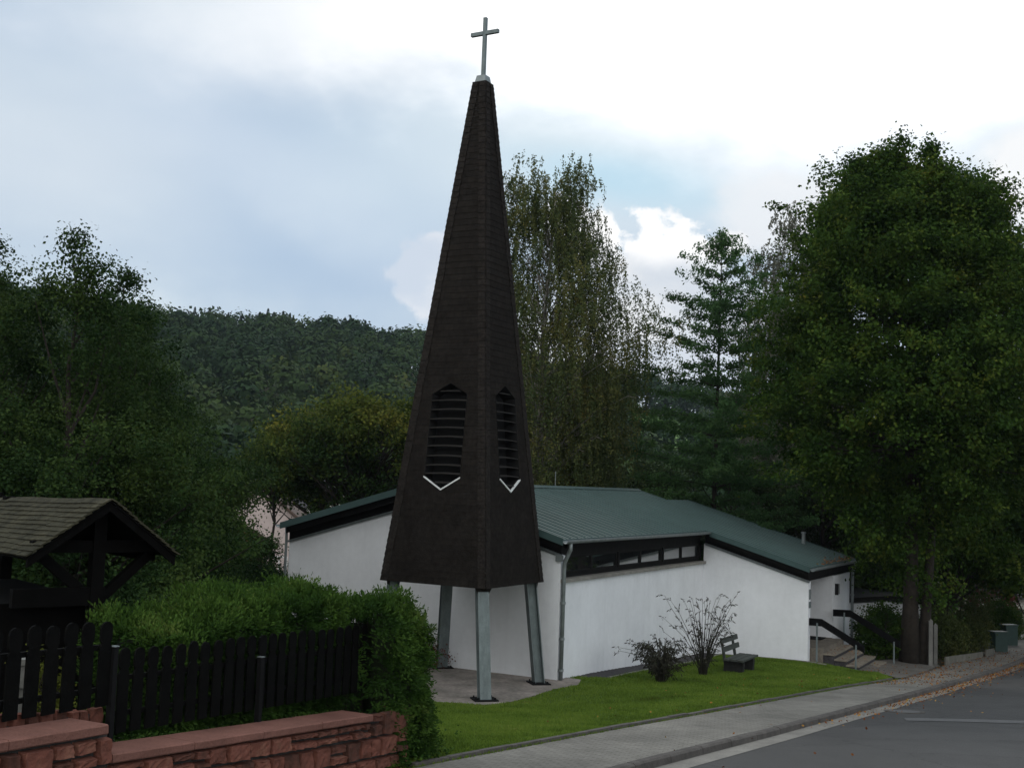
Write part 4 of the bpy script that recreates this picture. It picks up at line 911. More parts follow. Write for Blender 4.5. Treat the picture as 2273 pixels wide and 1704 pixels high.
# yellowing trees in the middle distance behind the church
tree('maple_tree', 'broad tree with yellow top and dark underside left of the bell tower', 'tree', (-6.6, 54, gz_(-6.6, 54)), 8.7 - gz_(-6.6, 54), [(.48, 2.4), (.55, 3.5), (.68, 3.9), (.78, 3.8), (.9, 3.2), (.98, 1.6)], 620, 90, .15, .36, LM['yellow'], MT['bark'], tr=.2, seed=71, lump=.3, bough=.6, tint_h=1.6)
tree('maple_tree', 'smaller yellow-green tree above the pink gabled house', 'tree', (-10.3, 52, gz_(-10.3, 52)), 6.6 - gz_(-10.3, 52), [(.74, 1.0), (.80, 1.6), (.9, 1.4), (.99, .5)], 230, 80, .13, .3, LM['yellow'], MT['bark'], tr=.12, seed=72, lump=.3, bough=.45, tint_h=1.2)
SCR = 'dull trees in a belt behind the church roof'
for i, (x, y, top, rr_, mm, lab) in enumerate([
    (-1.5, 60, 7.6, 3.2, 'birch', 'dull olive tree directly behind the left edge of the bell tower'),
    (3.2, 58, 7.4, 3.0, 'birch', 'olive drooping tree under the weeping birch, above the roof ridge'),
    (7.2, 60, 6.6, 2.8, 'scrub', 'dark low tree left of the cherry trunk, above the roof'),
    (11.0, 58, 7.4, 3.0, 'scrub', 'dark low tree just right of the cherry trunk, above the roof'),
    (15.0, 56, 7.2, 3.0, 'scrub', 'dark low tree between the cherry and the linden'),
    (19.5, 60, 7.6, 3.2, 'scrub', 'dark low tree hidden behind the linden crown'),
    (24.8, 52, 11.0, 3.3, 'linden', 'dark tree filling the right edge beside the linden'),
    (21.5, 47, 8.2, 2.7, 'linden', 'dark tree with low branches over the hedge right of the linden'),
    (18.6, 49.5, 8.0, 2.7, 'linden', 'dark tree closest to the right side of the linden trunk')]):
    g0 = gz_(x, y); tree('broadleaf_tree', lab, 'tree', (x, y, g0), top - g0, [(.08 if i < 6 else .34, rr_ * .7), (.25 if i < 6 else .45, rr_), (.6, rr_), (.8, rr_ * .7), (.97, .4)], int(150 * rr_), 85, .15, .34, LM[mm], MT['bark'], tr=.16, seed=80 + i, group=SCR, lump=.3, h0=.05, bough=.5, limb=.1)
# right-hand garden shrubs
GS = 'garden shrubs along the pavement on the right'
for i, (x, y, top, rr_, mm, lab) in enumerate([
    (16.8, 46.0, .65, 1.15, 'garden', 'low rounded shrub behind the two slim grey posts'), (18.7, 48.9, .35, 1.0, 'garden', 'low spreading shrub behind the timber edging board'),
    (20.6, 53.4, 1.6, 1.4, 'garden', 'yellow-green shrub left of the teal cabinets'), (25.2, 61.5, 1.0, 1.3, 'red', 'brownish shrub below the dark-roofed house'), (23.9, 57.0, .3, .9, 'linden', 'clipped dark green hedge block beside the pavement'),
    (14.9, 46.6, .6, 1.0, 'linden', 'dark shrub just left of the slim grey posts')]):
    g0 = gz_(x, y); tree('garden_shrub', lab, 'shrub', (x, y, g0), top - g0, [(.02, rr_ * .85), (.35, rr_), (.7, rr_ * .85), (.95, rr_ * .35), (1, .1)], 190, 70, .08, .17, LM[mm], MT['bark'], tr=.04, seed=100 + i, group=GS, h0=.02, limb=.15, lump=.2, shell=.6)

# ------------------------------------------------------------------ wooded hill, conifers on its crest
def forest():
    r = np.random.default_rng(5); P = []
    for rad in np.arange(118, 372, 7.2):
        for t in np.arange(-.62, .62, 7.6 / rad):
            q = t + r.uniform(-.4, .4) * 7 / rad; rr_ = rad + r.uniform(-3, 3); x, y = rr_ * math.sin(math.atan(q)), rr_ * math.cos(math.atan(q))
            if .097 < q < .152 and 225 < rr_ < 322: continue
            if q > .06 and rr_ < 150 and r.random() < .5: continue
            P.append((x, y))
    P = np.array(P); nC = len(P); zc = far(P[:, 0], P[:, 1]); R = r.uniform(3.2, 5.2, nC); Hc = r.uniform(7.5, 11.5, nC)
    per = 330; ci = np.repeat(np.arange(nC), per); n = len(ci); d = unit(r.normal(0, 1, (n, 3)) + (0, 0, .35)); rad = R[ci] * (1 + .18 * r.normal(0, 1, n)) 
    lb = unit(r.normal(0, 1, (nC, 5, 3)) + (0, 0, .3)); dots = np.einsum('nij,nj->ni', lb[ci], d); rad *= .72 + .4 * np.exp(-(1 - dots.max(1)) * 7)
    Q = np.stack([P[ci, 0], P[ci, 1], zc[ci] + Hc[ci] - R[ci] * .8], -1) + d * rad[:, None] * (1, 1, .82)
    nm = unit(d + r.normal(0, .35, (n, 3))); t = unit(np.cross(nm, r.normal(0, 1, (n, 3)))); L = r.uniform(.6, 1.2, n)
    tint = np.clip(.8 * r.beta(1.6, 2.2, nC)[ci] + .2 * r.random(n), 0, 1)
    tag(build('forest', quads(Q, nm, t, L, L * .8), np.arange(4 * n).reshape(-1, 4), LM['forest'], tint=np.repeat(tint, 4)), 'dense mixed forest covering the distant hillside', 'forest', kind='stuff')
forest()
def conifer_mesh(seed):
    r = np.random.default_rng(seed); V_ = []; n = 900; h = r.random(n) ** .8; a = r.uniform(0, 6.283, n); R = (1 - h) * .24 * (1 + .25 * np.sin(h * 40)) + .01
    P = np.stack([R * np.cos(a), R * np.sin(a), .08 + h * .92], -1); t = unit(np.stack([np.cos(a), np.sin(a), -.35 + 0 * a], -1)); nm = unit(np.array([0, 0, 1.]) + r.normal(0, .4, (n, 3))); nm = unit(nm - t * (t * nm).sum(1)[:, None]); L = .13 * (1.2 - h)
    return quads(P, nm, t, L, L * .8), np.repeat(r.random(n), 4), n
Q0, T0, n0 = conifer_mesh(1)
sp = None; rs_ = random.Random(8)
for i, t in enumerate(sorted([-.275, -.262, -.246, -.235, -.228, -.219, -.212, -.207, -.202, -.196, -.190, -.185, -.176, -.170, -.161, -.153, -.148, -.137, -.128, -.245, -.199, -.193, .118, .131, .142, .15, .163])):
    rad = (372 if t < 0 else 338) + rs_.uniform(-5, 5); x, y = rad * math.sin(math.atan(t)), rad * math.cos(math.atan(t)); H = rs_.uniform(11.5, 14) if t < 0 else rs_.uniform(7, 9); z = float(far(np.array(x), np.array(y)))
    if sp is None:
        sp = empty('spruce_tree', (x, y, z), 'small dark pointed spruce standing on the crest of the wooded hill', 'tree', 'spruces along the skyline of the hill')
        tm = MB(); tm.tube([np.array([x, y, z]), np.array([x, y, z + .9])], [.012, .004], 5); trk = tm.build('trunk', MT['bark'], sp); crw = build('crown', Q0 + ORG[sp], np.arange(4 * n0).reshape(-1, 4), LM['spruce'], sp, tint=T0); o = sp
    else:
        o = sp.copy(); COL.objects.link(o)
        for c_ in (trk, crw): q = c_.copy(); COL.objects.link(q); q.parent = o
    o.location = (x, y, z); o.scale = (H * rs_.uniform(.7, 1.1), H * rs_.uniform(.7, 1.1), H); o.rotation_euler = (0, 0, rs_.uniform(0, 6))

# ------------------------------------------------------------------ houses
def house(name, label, cx, cy, wdt, dpt, zg, ze, zrg, rot, wall, roofm, wins=(), cat='house', over=.35, chim=None):
    o = empty(name, (cx, cy, zg), label, cat); c, s = math.cos(rot), math.sin(rot); e = np.array([c, s, 0]); q = np.array([-s, c, 0]); O = np.array([cx, cy, 0.])
    P = lambda a, b_, z: O + e * a + q * b_ + np.array([0, 0, z])
    m_ = MB(); m_.prism([P(-wdt / 2, -dpt / 2, zg - 1), P(wdt / 2, -dpt / 2, zg - 1), P(wdt / 2, -dpt / 2, ze), P(0, -dpt / 2, zrg), P(-wdt / 2, -dpt / 2, ze)], q * dpt); wl_o = m_.build('wall', wall, o)
    rm = MB(); sl_ = (zrg - ze) / (wdt / 2)
    for sg_ in (-1, 1):
        a1 = sg_ * (wdt / 2 + over); rm.prism([P(0, -dpt / 2 - over, zrg + .08), P(a1, -dpt / 2 - over, ze - over * sl_ + .08), P(a1, -dpt / 2 - over, ze - over * sl_ + .26), P(0, -dpt / 2 - over, zrg + .28)], q * (dpt + 2 * over))
    rf_ = rm.build('roof', roofm, o)
    if chim is not None: k_ = MB(); k_.box(P(chim, -.3, zrg - .8), e * .6, q * .6, (0, 0, 1.7)); k_.build('chimney', MT['brick'], rf_)
    for (a, z, w_, h_, side) in wins:
        f_ = MB(); p_ = MB()
        if side == 'g': X0, ex, nn_ = P(a - w_ / 2, -dpt / 2 - .03, z), e, q
        elif side == 'l': X0, ex, nn_ = P(-wdt / 2 - .03, a - w_ / 2, z), q, e
        else: X0, ex, nn_ = P(wdt / 2 + .03, a - w_ / 2, z), q, -e
        f_.box(X0, ex * w_, nn_ * .06, (0, 0, .1)); f_.box(X0 + (0, 0, h_ - .1), ex * w_, nn_ * .06, (0, 0, .1)); f_.box(X0 + (0, 0, .1), ex * .1, nn_ * .06, (0, 0, h_ - .2)); f_.box(X0 + ex * (w_ - .1) + (0, 0, .1), ex * .1, nn_ * .06, (0, 0, h_ - .2)); f_.box(X0 + ex * (w_ / 2 - .04) + (0, 0, .1), ex * .08, nn_ * .06, (0, 0, h_ - .2))
        fo = f_.build('window', MT['white'], wl_o); p_.box(X0 + nn_ * .04 + ex * .08 + (0, 0, .08), ex * (w_ - .16), nn_ * .015, (0, 0, h_ - .16)); p_.build('pane', MT['pane'], fo)
    return o
house('house', 'pale pink gabled house glimpsed between the dark alders and the church roof', -17.0, 82, 7.5, 9, -4, 1.2, 4.25, .12, MT['pink'], MT['brown_roof'], [(-1.5, -1.5, 1.1, 1.2, 'g'), (1.6, -1.5, 1.1, 1.2, 'g')])
house('house', 'white-walled house with a wide dark slate roof further down the valley', -19.5, 112, 12, 9, -4, 1.9, 4.6, 1.62, MT['cream'], MT['grey_roof'], [(-3, -.6, 1.3, 1.2, 'r'), (-2, .7, .9, 1.0, 'l'), (1, .7, .9, 1.0, 'l'), (3.2, .7, .9, 1.0, 'l')])
house('house', 'white house wall catching light behind the yellow-topped tree', -13.2, 96, 6.5, 8, -4, 2.2, 4.2, .1, MT['cream'], MT['grey_roof'], [(-1.4, .4, 1.0, 1.1, 'g')])
house('house', 'red brick house with a white window half hidden by the alders', -16.6, 61, 6, 8, -3.2, 1.6, 3.4, .5, MT['brick'], MT['brown_roof'], [(-1.2, .75, .8, 1.1, 'g'), (1.6, .75, .8, 1.1, 'g')])
house('shed', 'low brown-roofed shed beside the left end of the church', -10.2, 47, 4.5, 4, -3, -.5, .55, 1.3, MT['cream'], MT['brown_roof'], cat='shed')
house('house', 'dark-roofed house at the right edge beyond the garden shrubs', 36.6, 78, 10, 9, -2.4, -.9, 2.6, 1.0, MT['cream'], MT['grey_roof'], [(-1, -2, 1.2, 1.0, 'l')])
house('annex', 'plain white building seen behind the linden trunk', 16.0, 51.5, 3.4, 3, -2.0, .5, .62, .1, MT['plaster'], MT['wood'], [(-1.0, -.9, .5, .8, 'g')], cat='building')

# ------------------------------------------------------------------ sandstone wall with coping, fence, hedge
P1 = np.array([-3.34, 10.3, 0]); dW = np.array([.4256, .9049, 0]); nW = np.array([.9049, -.4256, 0])     # along the wall, towards the street
def Wp(t, o, z): return P1 + dW * t + nW * o + np.array([0, 0, z])
def ztop(t): return 2.57 - .0807 * t          # lower section coping
def zfoot(t): return float(zs(P1[1] + dW[1] * t)) - .1
sw = empty('garden_wall', Wp(-1, 0, 1.8), 'low red sandstone garden wall with smooth coping slabs in the left foreground', 'wall')
rw = np.random.default_rng(9)
mo = MB(); mo.prism([Wp(-4.2, -.035, 1.2), Wp(5.12, -.035, 1.0), Wp(5.1, -.035, ztop(5.0) - .09), Wp(.0, -.035, ztop(0) - .09), Wp(-.0, -.035, 2.73), Wp(-4.2, -.035, 2.93)], -nW * .36); mo.build('mortar', MT['mortar'], sw)
stV, stF, stT = [], [], []
def stone(t0, t1, z0f, z1f, o0=0., prot=.035, end=False):
    """one rock-faced block between t0..t1 and two height lines"""
    hgt = z1f(t0) - z0f(t0); bv = .012; tn_ = rw.random()
    As = np.r_[0, bv / (t1 - t0), np.linspace(.0, 1, max(4, int((t1 - t0) / .04)))[1:-1], 1 - bv / (t1 - t0), 1]; Bs = np.r_[0, bv / hgt, np.linspace(0, 1, 5)[1:-1], 1 - bv / hgt, 1]
    nx_, nz_ = len(As) - 1, len(Bs) - 1; i0 = len(stV); seed_t = rw.normal(0, .0055, (nz_ + 1, nx_ + 1)); base_p = prot + rw.uniform(-.012, .018); sk_ = rw.uniform(-.007, .007, 4); slx, slz = rw.normal(0, .012, 2); cut = rw.uniform(-1, 1, 3)
    for j in range(nz_ + 1):
        for i in range(nx_ + 1):
            a, b_ = As[i], Bs[j]; t = t0 + (t1 - t0) * a; z = z0f(t) * (1 - b_) + z1f(t) * b_
            t += (sk_[0] * (1 - b_) + sk_[1] * b_) * (1 if a > .5 else -1); z += (sk_[2] * (1 - a) + sk_[3] * a) * (.6 if b_ > .5 else -.6)
            rim = i in (0, nx_) or j in (0, nz_)
            if not rim: t += rw.normal(0, .004); z += rw.normal(0, .003)
            pr_ = -.03 if rim else base_p + seed_t[j, i] + slx * (a - .5) + slz * (b_ - .5) + .018 * max(0, cut[0] * (a - .5) + cut[1] * (b_ - .5)) * 2
            stT.append(tn_); stV.append(Wp(t, o0 + pr_, z) if not end else P1 + dW * (5.12 + pr_) + nW * (-t) + np.array([0, 0, z]))
    for j in range(nz_):
        for i in range(nx_): q = i0 + j * (nx_ + 1) + i; stF.append((q, q + 1, q + nx_ + 2, q + nx_ + 1))
def courses(t0, t1, topf, n_, o0=0., end=False, hs=None):
    z1 = topf; 
    for c_ in range(n_):
        h = hs[c_] if hs else rw.uniform(.10, .16); z0 = (lambda zf, h: (lambda t: zf(t) - h))(z1, h); t = t0
        while t < t1 - .02:
            w_ = rw.uniform(.17, .42) * (1.1 if h > .13 else .9)
            if t1 - (t + w_) < .1: w_ = t1 - t
            g_ = .014
            if h > .15 and rw.random() < .4:   # two thin stones instead of one tall
                k = rw.uniform(.4, .6); mid = (lambda a, b_, k: (lambda t: a(t) * (1 - k) + b_(t) * k))(z0, z1, k)
                stone(t + g_, t + w_ - g_, (lambda f: lambda t: f(t) + g_)(z0), (lambda f: lambda t: f(t) - g_)(mid), o0, end=end); stone(t + g_, t + w_ - g_, (lambda f: lambda t: f(t) + g_)(mid), (lambda f: lambda t: f(t) - g_)(z1), o0, end=end)
            else: stone(t + g_, t + w_ - g_, (lambda f: lambda t: f(t) + g_)(z0), (lambda f: lambda t: f(t) - g_)(z1), o0, end=end)
            t += w_
        z1 = z0
courses(.0, 4.25, lambda t: ztop(t) - .085, 1, hs=[.19]); courses(4.25, 5.12, lambda t: ztop(t) + .01 - .06 * (t > 4.9), 1, hs=[.285]); courses(.0, 5.12, lambda t: ztop(t) - .275, 5, hs=[.24, .15, .18, .14, .16])
courses(-4.2, .0, lambda t: 2.745 - .05 * t - .02, 6, hs=[.25, .20, .15, .2, .15, .15])
courses(0., .36, lambda t: ztop(5.12) + .03, 5, end=True, hs=[.06, .16, .12, .18, .16])
stonework = build('stonework', stV, stF, MT['stone'], sw, tint=stT)
# coping slabs
for (t0, t1, zf, th, nn_) in ((-4.3, -.07, lambda t: 2.83 - .05 * t, .085, 4), (.0, 4.25, ztop, .08, 4)):
    es = np.linspace(t0, t1, nn_ + 1)
    for a, b_ in zip(es[:-1], es[1:]):
        cpg = MB(); n_ = 8; g_ = .003; rowsV = []
        prof = [(-.40, -th), (.035, -th), (.045, -th + .012), (.045, -.012), (.032, 0), (-.40, 0)]
        for i in range(n_ + 1):
            t = a + g_ + (b_ - a - 2 * g_) * i / n_; rowsV.append([Wp(t, o_ + (rw.normal(0, .002) if o_ > 0 else 0), zf(t) + z_ + rw.normal(0, .0012)) for o_, z_ in prof])
        m_ = len(prof); cpg.v = [tuple(p) for r in rowsV for p in r]
        for i in range(n_):
            for j in range(m_): cpg.f.append((i * m_ + j, i * m_ + (j + 1) % m_, (i + 1) * m_ + (j + 1) % m_, (i + 1) * m_ + j))
        cpg.f.append(tuple(range(m_ - 1, -1, -1))); cpg.f.append(tuple(range(n_ * m_, n_ * m_ + m_))); cpg.build('coping_slab', MT['coping'], sw)
# upright stones behind the left coping
us_ = empty('upright_stones', Wp(-1, -.55, 2.5), 'row of upright red stones standing behind the left coping under the fence', 'stone edging')
stV, stF, stT = [], [], []
t = -4.2
while t < .34:
    w_ = rw.uniform(.11, .2); h_ = rw.uniform(-.01, .02); stone(t + .006, t + w_ - .006, lambda q: 2.5, lambda q, t=t, h_=h_: 2.875 - .10 * q + h_, -.50, .02); t += w_
build('stones', stV, stF, MT['stone'], us_, tint=stT)
mo = MB(); mo.prism([Wp(-4.2, -.50, 2.4), Wp(.4, -.50, 2.4), Wp(.4, -.50, 2.80), Wp(-4.2, -.50, 3.0)], -nW * .12); mo.build('backing', MT['mortar'], us_)
# fence
def picket_mesh(h, w_=.088):
    h = h * 1.0
    pr_ = [(.5, 0), (.5, .66), (.5, .70), (.36, .735), (.36, .75), (.5, .79), (.5, .92), (.42, .965), (.22, .993), (0, 1.0)]
    pts = [(a * w_, b_ * h) for a, b_ in pr_] + [(-a * w_, b_ * h) for a, b_ in pr_[::-1][1:]]; return pts
def fence(name, label, t0, t1, off, zb, zt, pitch, posts, railz):
    fo = empty(name, Wp(t0, off, zb(t0)), label, 'fence', 'black picket fence sections'); r = random.Random(int(t0 * 10) + 50); t = t0; k = 0; proto = None
    while t < t1 and k < 99:
        m_ = MB(); h = zt(t) - zb(t) + r.uniform(-.012, .012); tl = r.uniform(-.012, .012)
        m_.prism([Wp(t + x + tl * z, off, zb(t) + z) for x, z in picket_mesh(h, pitch * .70)], nW * .02); m_.build('picket', MT['fence'], fo); t += pitch * r.uniform(.96, 1.04); k += 1
    for f_ in railz:
        m_ = MB(); za = zb(t0) + (zt(t0) - zb(t0)) * f_; zb_ = zb(t1) + (zt(t1) - zb(t1)) * f_
        m_.prism([Wp(t0 - .05, off - .003, za), Wp(t1, off - .003, zb_), Wp(t1, off - .003, zb_ + .045), Wp(t0 - .05, off - .003, za + .045)], -nW * .04); m_.build('rail', MT['fence'], fo)
    for tp, z0, z1 in posts:
        m_ = MB(); m_.box(Wp(tp, off + .024, z0), dW * .055, nW * .055, (0, 0, z1 - z0)); po = m_.build('post', MT['post'], fo)
        m_ = MB(); m_.box(Wp(tp - .004, off + .020, z1), dW * .063, nW * .063, (0, 0, .008)); m_.build('post_cap', MT['zinc'], po)
fence('picket_fence', 'black picket fence section behind the lower coping in front of the hedge', .60, 4.85, -.46, lambda t: 2.62 - .052 * t, lambda t: 3.37 - .038 * t, .190, [(.39, 2.5, 3.39), (2.59, 2.30, 3.04)], [.2, .62])
fence('picket_fence', 'taller black picket fence section behind the upper coping at the left edge', -2.38, .33, -.43, lambda t: 2.885 - .04 * t, lambda t: 3.642 - .04 * t, .204, [(-2.2, 2.8, 3.7)], [.16, .66])
# thuja hedge
def hedge():
    r = np.random.default_rng(77); t0, t1, o0, o1 = 1.6, 5.75, -1.95, -.66
    root = empty('hedge', Wp(2.5, -1.1, 2.2), 'clipped green thuja hedge with soft new shoots on top behind the black fence', 'hedge')
    def htop(t): return np.interp(t, [1.1, 1.9, 2.5, 3.35, 4.4, 5.2, 5.75], [3.28, 3.38, 3.46, 3.56, 3.54, 3.45, 3.26])
    def g_(t): return 2.5 - .17 * t - .22 * np.clip(t - 3.5, 0, 3)
    # inner woody body keeps it opaque
    m_ = MB(); 
    for a in np.arange(t0 + .25, t1 - .3, .35):
        for b_ in (-1.65, -1.2, -.85): m_.tube([Wp(a, b_, g_(a) - .2), Wp(a + r.normal(0, .08), b_ + r.normal(0, .08), htop(a) - .25)], [.03, .008], 5)
    m_.build('stems', MT['bark'], root)
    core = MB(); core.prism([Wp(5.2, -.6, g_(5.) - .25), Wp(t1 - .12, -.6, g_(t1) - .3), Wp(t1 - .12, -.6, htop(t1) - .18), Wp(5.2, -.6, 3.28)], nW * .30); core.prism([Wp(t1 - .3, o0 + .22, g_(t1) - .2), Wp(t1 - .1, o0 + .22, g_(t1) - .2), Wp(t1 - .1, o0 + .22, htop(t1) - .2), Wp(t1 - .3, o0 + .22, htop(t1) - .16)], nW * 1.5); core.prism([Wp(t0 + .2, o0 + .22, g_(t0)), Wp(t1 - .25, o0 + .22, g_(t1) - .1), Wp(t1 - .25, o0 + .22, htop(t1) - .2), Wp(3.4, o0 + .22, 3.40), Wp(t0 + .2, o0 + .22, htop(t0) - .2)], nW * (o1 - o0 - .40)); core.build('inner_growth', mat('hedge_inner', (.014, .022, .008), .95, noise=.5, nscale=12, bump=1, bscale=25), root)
    # sprays over front, top, right end and left end
    def surf(n, kind):
        a, b_ = r.random(n), r.random(n)
        bulge = lambda t, z: .10 * np.sin(t * 3.1 + z * 2) + .07 * np.sin(t * 7.3 + 1 + z * 5) + .04 * np.sin(t * 17 + z * 11)
        if kind == 'front': t = t0 + (t1 - t0) * a; z = g_(t) - .15 + (htop(t) - g_(t) + .1) * b_; o = o1 + .62 * np.clip((t - 4.55) / .2, 0, 1) + bulge(t, z) * .7 - .12 * np.clip((z - htop(t) + .3) / .3, 0, 1) ** 2 * 2; nn = np.tile(nW, (n, 1)) + (0, 0, .25)
        elif kind == 'top': t = t0 + (t1 - t0) * a; o = o0 + (o1 + .6 * np.clip((t - 4.55) / .2, 0, 1) - o0) * b_; z = htop(t) + .06 * np.sin(t * 4 + o * 3) + .035 * np.sin(t * 11) - .14 * np.clip((o - o1 - .6 * (t > 4.8) + .3) / .3, 0, 1) ** 2; nn = np.tile(np.array([0, 0, 1.]), (n, 1)) + nW * .2
        elif kind == 'end': o = o0 + (o1 + .55 - o0) * a; zz = b_; t = t1 + .22 * np.sin(zz * 3.14) ** .7 + .08 * np.sin(o * 6 + zz * 9) + 0 * o; z = g_(t1) - .25 + (htop(t1) - g_(t1) + .2) * zz; nn = np.tile(dW, (n, 1)) + (0, 0, .2)
        else: o = o0 + (o1 - o0) * a; t = t0 + 0 * o; z = g_(t0) + (htop(t0) - g_(t0)) * b_; nn = np.tile(-dW, (n, 1)) + (0, 0, .2)
        P = P1 + dW * t[:, None] + nW * o[:, None]; P[:, 2] += z; return P, unit(nn)
    Vs, Ts = [], []
    for kind, n in (('front', 2600), ('top', 1700), ('end', 2400), ('left', 350)):
        P, nn = surf(n, kind); per = 34; ci = np.repeat(np.arange(n), per); m2 = len(ci)
        fan = unit(nn + r.normal(0, .45, (n, 3)) + (0, 0, .1 if kind == 'top' else -.25))     # each spray: a flattish fan drooping outward
        side = unit(np.cross(fan, r.normal(0, 1, (n, 3)))); L = r.uniform(.13, .26, n)
        a = r.uniform(0, 1, m2); s_ = r.uniform(-1, 1, m2) * (.25 + .6 * a) * .5
        Q = P[ci] - nn[ci] * .10 + fan[ci] * (a * L[ci])[:, None] + side[ci] * (s_ * L[ci])[:, None] + r.normal(0, .008, (m2, 3))
        if kind != 'top': Q[:, 2] -= .35 * a * a * L[ci]
        if kind == 'front': o_ = (Q - P1) @ nW; t_ = (Q - P1) @ dW; Q -= nW * (np.clip(o_ + .53, 0, 1) * (t_ < 4.62))[:, None]
        t = unit(fan[ci] + side[ci] * s_[:, None] * 1.6 + r.normal(0, .25, (m2, 3))); nm = unit(np.cross(fan[ci], side[ci]) + r.normal(0, .35, (m2, 3))); nm = unit(nm - t * (t * nm).sum(1)[:, None]); ln = r.uniform(.026, .065, m2)
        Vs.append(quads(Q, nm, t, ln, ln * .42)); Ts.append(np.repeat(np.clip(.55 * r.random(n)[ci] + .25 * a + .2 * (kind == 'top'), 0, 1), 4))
    # wispy shoots rising above the top
    n = 240; P, nn = surf(n, 'top'); per = 16; ci = np.repeat(np.arange(n), per); a = np.tile(np.linspace(0, 1, per), n); Lh = r.uniform(.08, .24, n); lean = r.normal(0, .35, (n, 3)); lean[:, 2] = 1
    Q = P[ci] + lean[ci] * (a * Lh[ci])[:, None] + r.normal(0, .012, (len(ci), 3)) * (1.2 - a)[:, None]; t = unit(lean[ci] + r.normal(0, .5, (len(ci), 3))); nm = unit(np.cross(t, r.normal(0, 1, (len(ci), 3)))); ln = r.uniform(.02, .04, len(ci))
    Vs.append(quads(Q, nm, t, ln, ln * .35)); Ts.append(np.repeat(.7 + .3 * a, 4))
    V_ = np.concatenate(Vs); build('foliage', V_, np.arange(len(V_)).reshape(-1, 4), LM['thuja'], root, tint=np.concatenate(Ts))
hedge()
# ivy and small plants at the foot of the hedge and behind the coping
P = np.array([Wp(random.uniform(.1, 4.4), random.uniform(-.75, -.42), 0) for _ in range(1500)]); P[:, 2] = [ztop((p - P1) @ dW) - .06 + random.random() * .05 for p in P]
tag(scatter('ground_cover', P, .035, LM['thuja'], 5, flat=.8), 'small green ground cover between the coping and the fence', 'plants', kind='stuff')
P = np.array([Wp(random.gauss(5.6, .35), random.uniform(-.5, .15), 0) for _ in range(1500)]); P[:, 2] = [float(zs(p[1])) + abs(random.gauss(0, .16)) for p in P]
iv = empty('ivy', Wp(4.95, -.3, 1.3), 'ivy growing at the foot of the hedge beside the end of the sandstone wall', 'ivy'); scatter('leaves', P, .05, LM['thuja'], 6, flat=.9, parent=iv)

# ------------------------------------------------------------------ shelter with shingled roof
R0 = np.array([-4.366, 13.0, 4.665]); ag = math.radians(50); gA = np.array([math.sin(ag), math.cos(ag), 0]); rA = np.array([-math.cos(ag), math.sin(ag), 0])
sh = empty('garden_shelter', R0 * (1, 1, 0) + rA * 1.2 + (0, 0, 1.9), 'open dark timber shelter with a mossy shingled gable roof at the left edge', 'shelter')
NE, FE = R0 - gA * .85 + (0, 0, -.605), R0 + gA * .79 + (0, 0, -.605)
rr2 = random.Random(12); shk = MB()
for eave in (NE, FE):
    dn = eave - R0; Ls = np.linalg.norm(dn); dn = dn / Ls; nn_ = np.cross(rA, dn); nn_ = nn_ if nn_[2] > 0 else -nn_
    nr = 12
    for i in range(nr):
        a0 = i / nr * Ls; a = -.0 + rr2.uniform(-.1, 0)
        while a < 4.2:
            w_ = rr2.uniform(.22, .6); wob = rr2.uniform(-.006, .006); l_ = Ls / nr * 1.35; st_ = max(a, -.02)
            sagf = lambda q: -.028 * q + .004 * math.sin(q * 3 + i)
            p = R0 + rA * st_ + dn * (a0 + wob) + (0, 0, sagf(st_)); q = R0 + rA * (a + w_ - .012) + dn * (a0 + wob + rr2.uniform(-.01, .01)) + (0, 0, sagf(a + w_))
            shk.prism([p + nn_ * .012, q + nn_ * .012, q + dn * l_ + nn_ * .030, p + dn * l_ + nn_ * .030], -nn_ * .016)
            a += w_
rfo = shk.build('roof', MT['shake'], sh)
bdm = MB()
for eave in (NE, FE):
    for s_ in (.02, 3.9): p = R0 + rA * s_; d = eave - R0; bdm.prism([p + (0, 0, -.035), p + d + (0, 0, -.035), p + d + (0, 0, -.13), p + (0, 0, -.13)], rA * .05)
bdm.each('rafter', MT['shwood'], sh)
for eave in (NE, FE):
    u_ = MB(); d = eave - R0; u_.prism([R0 + (0, 0, -.012), R0 + d + (0, 0, -.012), R0 + d + (0, 0, -.032), R0 + (0, 0, -.032)], rA * 4.1 + np.array([0, 0, -.13])); u_.build('roof_boards', MT['shwood'], sh)
pm = MB(); cR = R0 + rA * .32
for s_ in (0, 3.2):
    c = cR + rA * s_; pm.box(c - gA * .07 - rA * .07 + (0, 0, -3.2), gA * .14, rA * .14, (0, 0, 3.12))
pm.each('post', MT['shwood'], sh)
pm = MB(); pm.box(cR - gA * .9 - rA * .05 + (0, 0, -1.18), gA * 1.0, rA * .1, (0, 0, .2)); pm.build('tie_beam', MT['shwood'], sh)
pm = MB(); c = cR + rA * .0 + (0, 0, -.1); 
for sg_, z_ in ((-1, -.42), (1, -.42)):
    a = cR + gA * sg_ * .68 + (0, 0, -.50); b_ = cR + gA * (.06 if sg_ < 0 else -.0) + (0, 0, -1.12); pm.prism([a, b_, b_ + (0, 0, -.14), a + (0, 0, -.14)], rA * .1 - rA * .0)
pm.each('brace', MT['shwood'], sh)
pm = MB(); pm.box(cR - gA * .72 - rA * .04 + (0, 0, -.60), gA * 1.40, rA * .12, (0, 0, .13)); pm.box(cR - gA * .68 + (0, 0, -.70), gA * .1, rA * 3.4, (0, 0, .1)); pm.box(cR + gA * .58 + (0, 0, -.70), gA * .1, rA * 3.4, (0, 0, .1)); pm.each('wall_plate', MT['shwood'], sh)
pm = MB(); pm.box(cR + rA * .15 - gA * 1.0 + (0, 0, -2.8), gA * 1.1, rA * 2.9, (0, 0, 1.65)); pm.build('shade_infill', MT['shwood'], sh)  # dark block added for the black shade under the shelter
